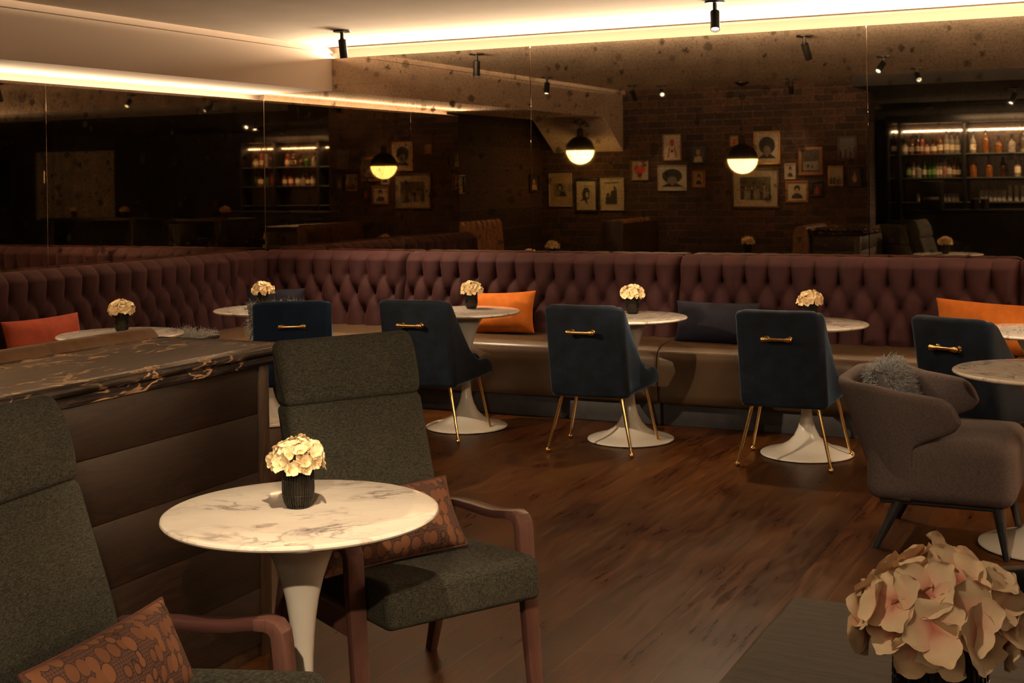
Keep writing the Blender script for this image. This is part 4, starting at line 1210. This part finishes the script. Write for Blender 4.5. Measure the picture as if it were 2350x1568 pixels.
area('bar_light', (-.75, BY+.55, 2.3), (radians(-32), 0, 0), 3.2, .04, 60, (1, .70, .40))
BOT = [[(0, 0), (.036, 0), (.038, .006), (.038, .14), (.032, .165), (.014, .19), (.0125, .245), (.015, .247), (.015, .258), (0, .258)],
       [(0, 0), (.044, 0), (.046, .006), (.046, .095), (.040, .115), (.016, .135), (.013, .185), (.018, .187), (.018, .212), (0, .212)],
       [(0, 0), (.032, 0), (.034, .005), (.034, .17), (.028, .20), (.012, .225), (.012, .28), (0, .282)]]
BC = [('amber', (.16, .055, .012)), ('clear', (.22, .19, .15)), ('green', (.03, .08, .015)), ('dark', (.05, .02, .01)), ('red', (.28, .06, .03))]
BM = {n: simple('bottle_glass_'+n, c, .08, **{'Coat Weight': .6}) for n, c in BC}
LM = [simple('bottle_label_pale', (.62, .52, .36), .7), simple('bottle_label_green', (.16, .30, .07), .7), simple('bottle_label_red', (.40, .10, .05), .7)]
protos = {}
ORD = ['first', 'second', 'third', 'fourth', 'fifth', 'sixth', 'seventh', 'eighth', 'ninth', 'tenth', 'eleventh', 'twelfth', 'thirteenth', 'fourteenth', 'fifteenth', 'sixteenth', 'seventeenth', 'eighteenth', 'nineteenth', 'twentieth', 'twenty-first', 'twenty-second', 'twenty-third', 'twenty-fourth', 'twenty-fifth']
def bottle(x, z, shape, gl, lb, s, label, group):
    key = (shape, gl, lb)
    if key not in protos:
        t = thing('bottle', label, 'bottle', (x, BY, z), 0, group)
        pf = BOT[shape]
        MB().add(lathe(pf[:-3], 18)).build('glass', BM[gl], t)
        rr = pf[2][0]+.0008
        if lb is not None: MB().add(lathe([(rr, .04), (rr, .105)], 18)).build('paper_label', LM[lb], t)
        zt = pf[-4][1]; MB().add(lathe([(0, zt-.03), (.0155, zt-.03), (.0155, pf[-1][1]), (0, pf[-1][1])], 14)).build('cap', M['black_metal'], t)
        protos[key] = t; t.scale = (1, 1, s)
        return t
    o = dup(protos[key], (x, BY, z), 0, label, group); o.scale = (1, 1, s); return o
def bar_x(zx):   # mirrored picture column -> position along the bar
    tt = ((2000+zx/4.48)-1175)/3071.6; return (-.43523+.90032*tt)/(.90032+.43523*tt)*(2*MY-BY)
rb_ = random.Random(21)
top = [(235, 2, 'dark', 0, 1.05), (345, 1, 'clear', 0, .95), (415, 0, 'amber', 0, .9), (475, 2, 'dark', 0, .95), (520, 2, 'red', 0, .95), (570, 1, 'red', 0, .85), (640, 1, 'amber', 0, .9), (708, 0, 'amber', 0, 1.1), (775, 0, 'clear', 0, 1.15), (830, 0, 'clear', 0, 1.1), (888, 0, 'clear', 0, 1.05),
       (1048, 0, 'clear', 0, 1.05), (1178, 0, 'amber', None, 1.15), (1312, 1, 'amber', None, 1.0), (1448, 1, 'clear', None, 1.1), (1570, 0, 'clear', None, 1.1)]
mid = [(385, 0, 'dark', 1, 1.0), (435, 0, 'clear', 0, .95), (482, 1, 'clear', None, 1.05), (545, 2, 'green', 0, 1.0), (595, 0, 'green', 1, .95), (640, 0, 'green', 1, 1.0), (682, 2, 'clear', 0, .95), (712, 2, 'clear', 0, .95), (755, 0, 'clear', 2, 1.1), (800, 1, 'clear', 0, 1.05), (850, 2, 'amber', 0, .95), (890, 2, 'dark', 0, .9),
       (1048, 1, 'amber', None, 1.35), (1210, 1, 'amber', None, 1.3), (1355, 2, 'dark', None, .9), (1505, 0, 'clear', 0, 1.2)]
def run(lst, z, row):
    xs2 = [bar_x(q[0]) for q in lst]
    extra = []
    x = xs2[-1]+.16
    while x < 1.0:
        extra.append((x, rb_.randrange(3), rb_.choice(BC)[0], rb_.choice((0, None)), rb_.uniform(.9, 1.1))); x += rb_.uniform(.085, .15)
    allb = [(xs2[i], *lst[i][1:]) for i in range(len(lst))]
    for i, (x, s, g, l, k) in enumerate(allb):
        bottle(x, z, s, g, l, k, f'{ {"dark": "dark", "clear": "clear", "amber": "amber", "green": "green", "red": "reddish"}[g]} bottle, {ORD[i]} from the left on the {row} bar shelf', f'bottles on the {row} bar shelf')
    for i, (x, s, g, l, k) in enumerate(extra):
        if any(abs(x-p) < .10 for p in (-1.30, -.40, .45, 1.12)): continue
        bottle(x, z, s, g, l, k, f'bottle mirrored twice beside the room corner on the {row} bar shelf', f'bottles at the far end of the {row} bar shelf')
run(top, 1.806, 'top'); run(mid, 1.498, 'middle')
GL = simple('clear_glass', (.70, .66, .58), .05, **{'Transmission Weight': .55, 'IOR': 1.4})
g0 = None
gl = [(485, .10), (525, .10), (565, .10), (607, .10), (650, .10), (695, .10), (750, .10), (795, .10), (840, .10), (880, .10), (1130, .14), (1175, .14), (1220, .14), (1265, .14), (1310, .14), (1358, .14), (1420, .2), (1490, .2), (1555, .2)]
for i, (q, hh) in enumerate(gl):
    lab = f'{"tall" if hh > .15 else "clear"} drinking glass, {ORD[i]} from the left on the lowest bar shelf'
    if g0 is None:
        g0 = tag(MB().add(lathe([(0, .001), (.030, .001), (.036, .10), (.0335, .10), (.028, .008), (0, .008)], 20)).build('drinking_glass', GL), lab, 'glass', 'glasses on the lowest bar shelf'); o = g0
    else:
        o = g0.copy(); COL.objects.link(o); o['label'] = lab
    o.location = (bar_x(q), BY, 1.187); o.scale = (1, 1, hh/.10)
t = thing('bar_counter', 'black bar counter mirrored below the bottle shelves', 'counter', (0, 0, 0))
MB().add(rb(-2.75, 1.2, -.62, -.30, 0, 1.06, .006, 1)).build('body', M['dark_paint'], t)
MB().add(rb(-2.78, 1.2, -.64, -.24, 1.06, 1.10, .006, 1)).build('worktop', M['black_wood'], t)
t = thing('coffee_machine', 'tall black machine on the left end of the mirrored bar counter', 'coffee machine', (-2.57, -.45, 1.10))
MB().add(rb(-.13, .13, -.13, .13, 0, .36, .015, 2)).build('housing', M['black_metal'], t)
MB().add(rb(-.10, .10, .13, .15, .12, .16, .005, 1)).build('group_head', M['steel'], t)
for x, lab in ((-2.06, 'dark ice bucket on the mirrored bar, left one of two'), (-1.94, 'dark ice bucket on the mirrored bar, right one of two')):
    t = thing('ice_bucket', lab, 'bucket', (x, -.44, 1.10), 0, 'ice buckets on the bar')
    MB().add(lathe([(0, 0), (.042, 0), (.054, .13), (.050, .13), (.040, .006), (0, .006)], 24)).build('pail', M['black_metal'], t)
    MB().add(lathe([(.051, .126), (.0565, .126), (.0565, .134), (.051, .134)], 24)).build('rim', M['steel'], t)

# far right-hand side, mirrored dimly in the left mirrors
t = thing('linen_curtain', 'pale linen panel mirrored dimly at the far left', 'curtain', (0, YF, 0))
mbk = MB(); loops = []
for i in range(60):
    x = 4.44+1.88*i/59; y = .04+.02*sin(i*.9); loops.append([Vector((x, y, .92)), Vector((x, y+.01, .92)), Vector((x, y+.01, 2.17)), Vector((x, y, 2.17))])
mbk.add(loft(loops)).build('cloth', M['linen'], t)
MB().add(tube([(4.40, .07, 2.185), (6.36, .07, 2.185)], .012, 10)).build('rail', M['black_metal'], t)
ceiling_spot((5.2, .8), (5.4, -1.5, 1.5), 'small lit ceiling spotlight mirrored before the linen panel', 20, 70, z=2.44)
t = thing('high_table', 'long black high table mirrored dimly in the left mirror', 'table', (2.4, 1.0, 0))
MB().add(rb(-.95, .95, -.30, .30, 1.0, 1.04, .006)).build('table_top', M['black_wood'], t)
for x in (-.8, .8): MB().add(rb(x-.04, x+.04, -.22, .22, 0, 1.002, .005, 1)).build('trestle', M['black_metal'], t)
for x, y, lab in ((.75, .6, 'steel-backed bar stool mirrored left of the bar end'), (.25, .75, 'steel-backed bar stool mirrored nearest the bar end')):
    t = thing('bar_stool', lab, 'stool', (x, y, 0), radians(150), 'bar stools')
    loops = []
    for i in range(13):
        u = -.2+.4*i/12
        loops.append([Vector((u, -.18+.9*u*u+a, z)) for a, z in rounded([(0, .72), (.012, .72), (-.02, 1.02), (-.032, 1.02)], .005, 3)])
    MB().add(loft(loops)).build('backrest', M['steel'], t, 50)
    MB().add(rb(-.19, .19, -.18, .18, .68, .72, .015)).build('seat', M['black_leather'], t)
    for sx in (-1, 1):
        for sy in (-1, 1): MB().add(tube([(sx*.15, sy*.14, .69), (sx*.19, sy*.18, 0)], .011, 10, (0, 1, 0))).build('leg', M['steel'], t)

# ------------------------------------------------------------------ camera, world, view
cam = bpy.data.cameras.new('camera'); co = bpy.data.objects.new('camera', cam); COL.objects.link(co)
cam.sensor_fit = 'HORIZONTAL'; cam.sensor_width = 36; cam.lens = 3071.6/2350*36
cam.shift_x = 0; cam.shift_y = -(784-411.84)/2350
cam.clip_start = .05
co.matrix_world = T(0, 0, 1.55) @ RZ(radians(25.8)) @ RX(radians(90)) @ RZ(radians(-.8))
SC.camera = co
w = bpy.data.worlds.new('world'); SC.world = w; w.use_nodes = True
w.node_tree.nodes['Background'].inputs[0].default_value = (1, .72, .5, 1)
w.node_tree.nodes['Background'].inputs[1].default_value = .0
SC.view_settings.view_transform = 'Standard'; SC.view_settings.look = 'None'
SC.view_settings.gamma = 1; SC.view_settings.exposure = 0; SC.view_settings.use_curve_mapping = False
SC.cycles.use_denoising = True
SC.cycles.max_bounces = 10; SC.cycles.diffuse_bounces = 5; SC.cycles.glossy_bounces = 6; SC.cycles.transmission_bounces = 6
SC.cycles.sample_clamp_indirect = 4
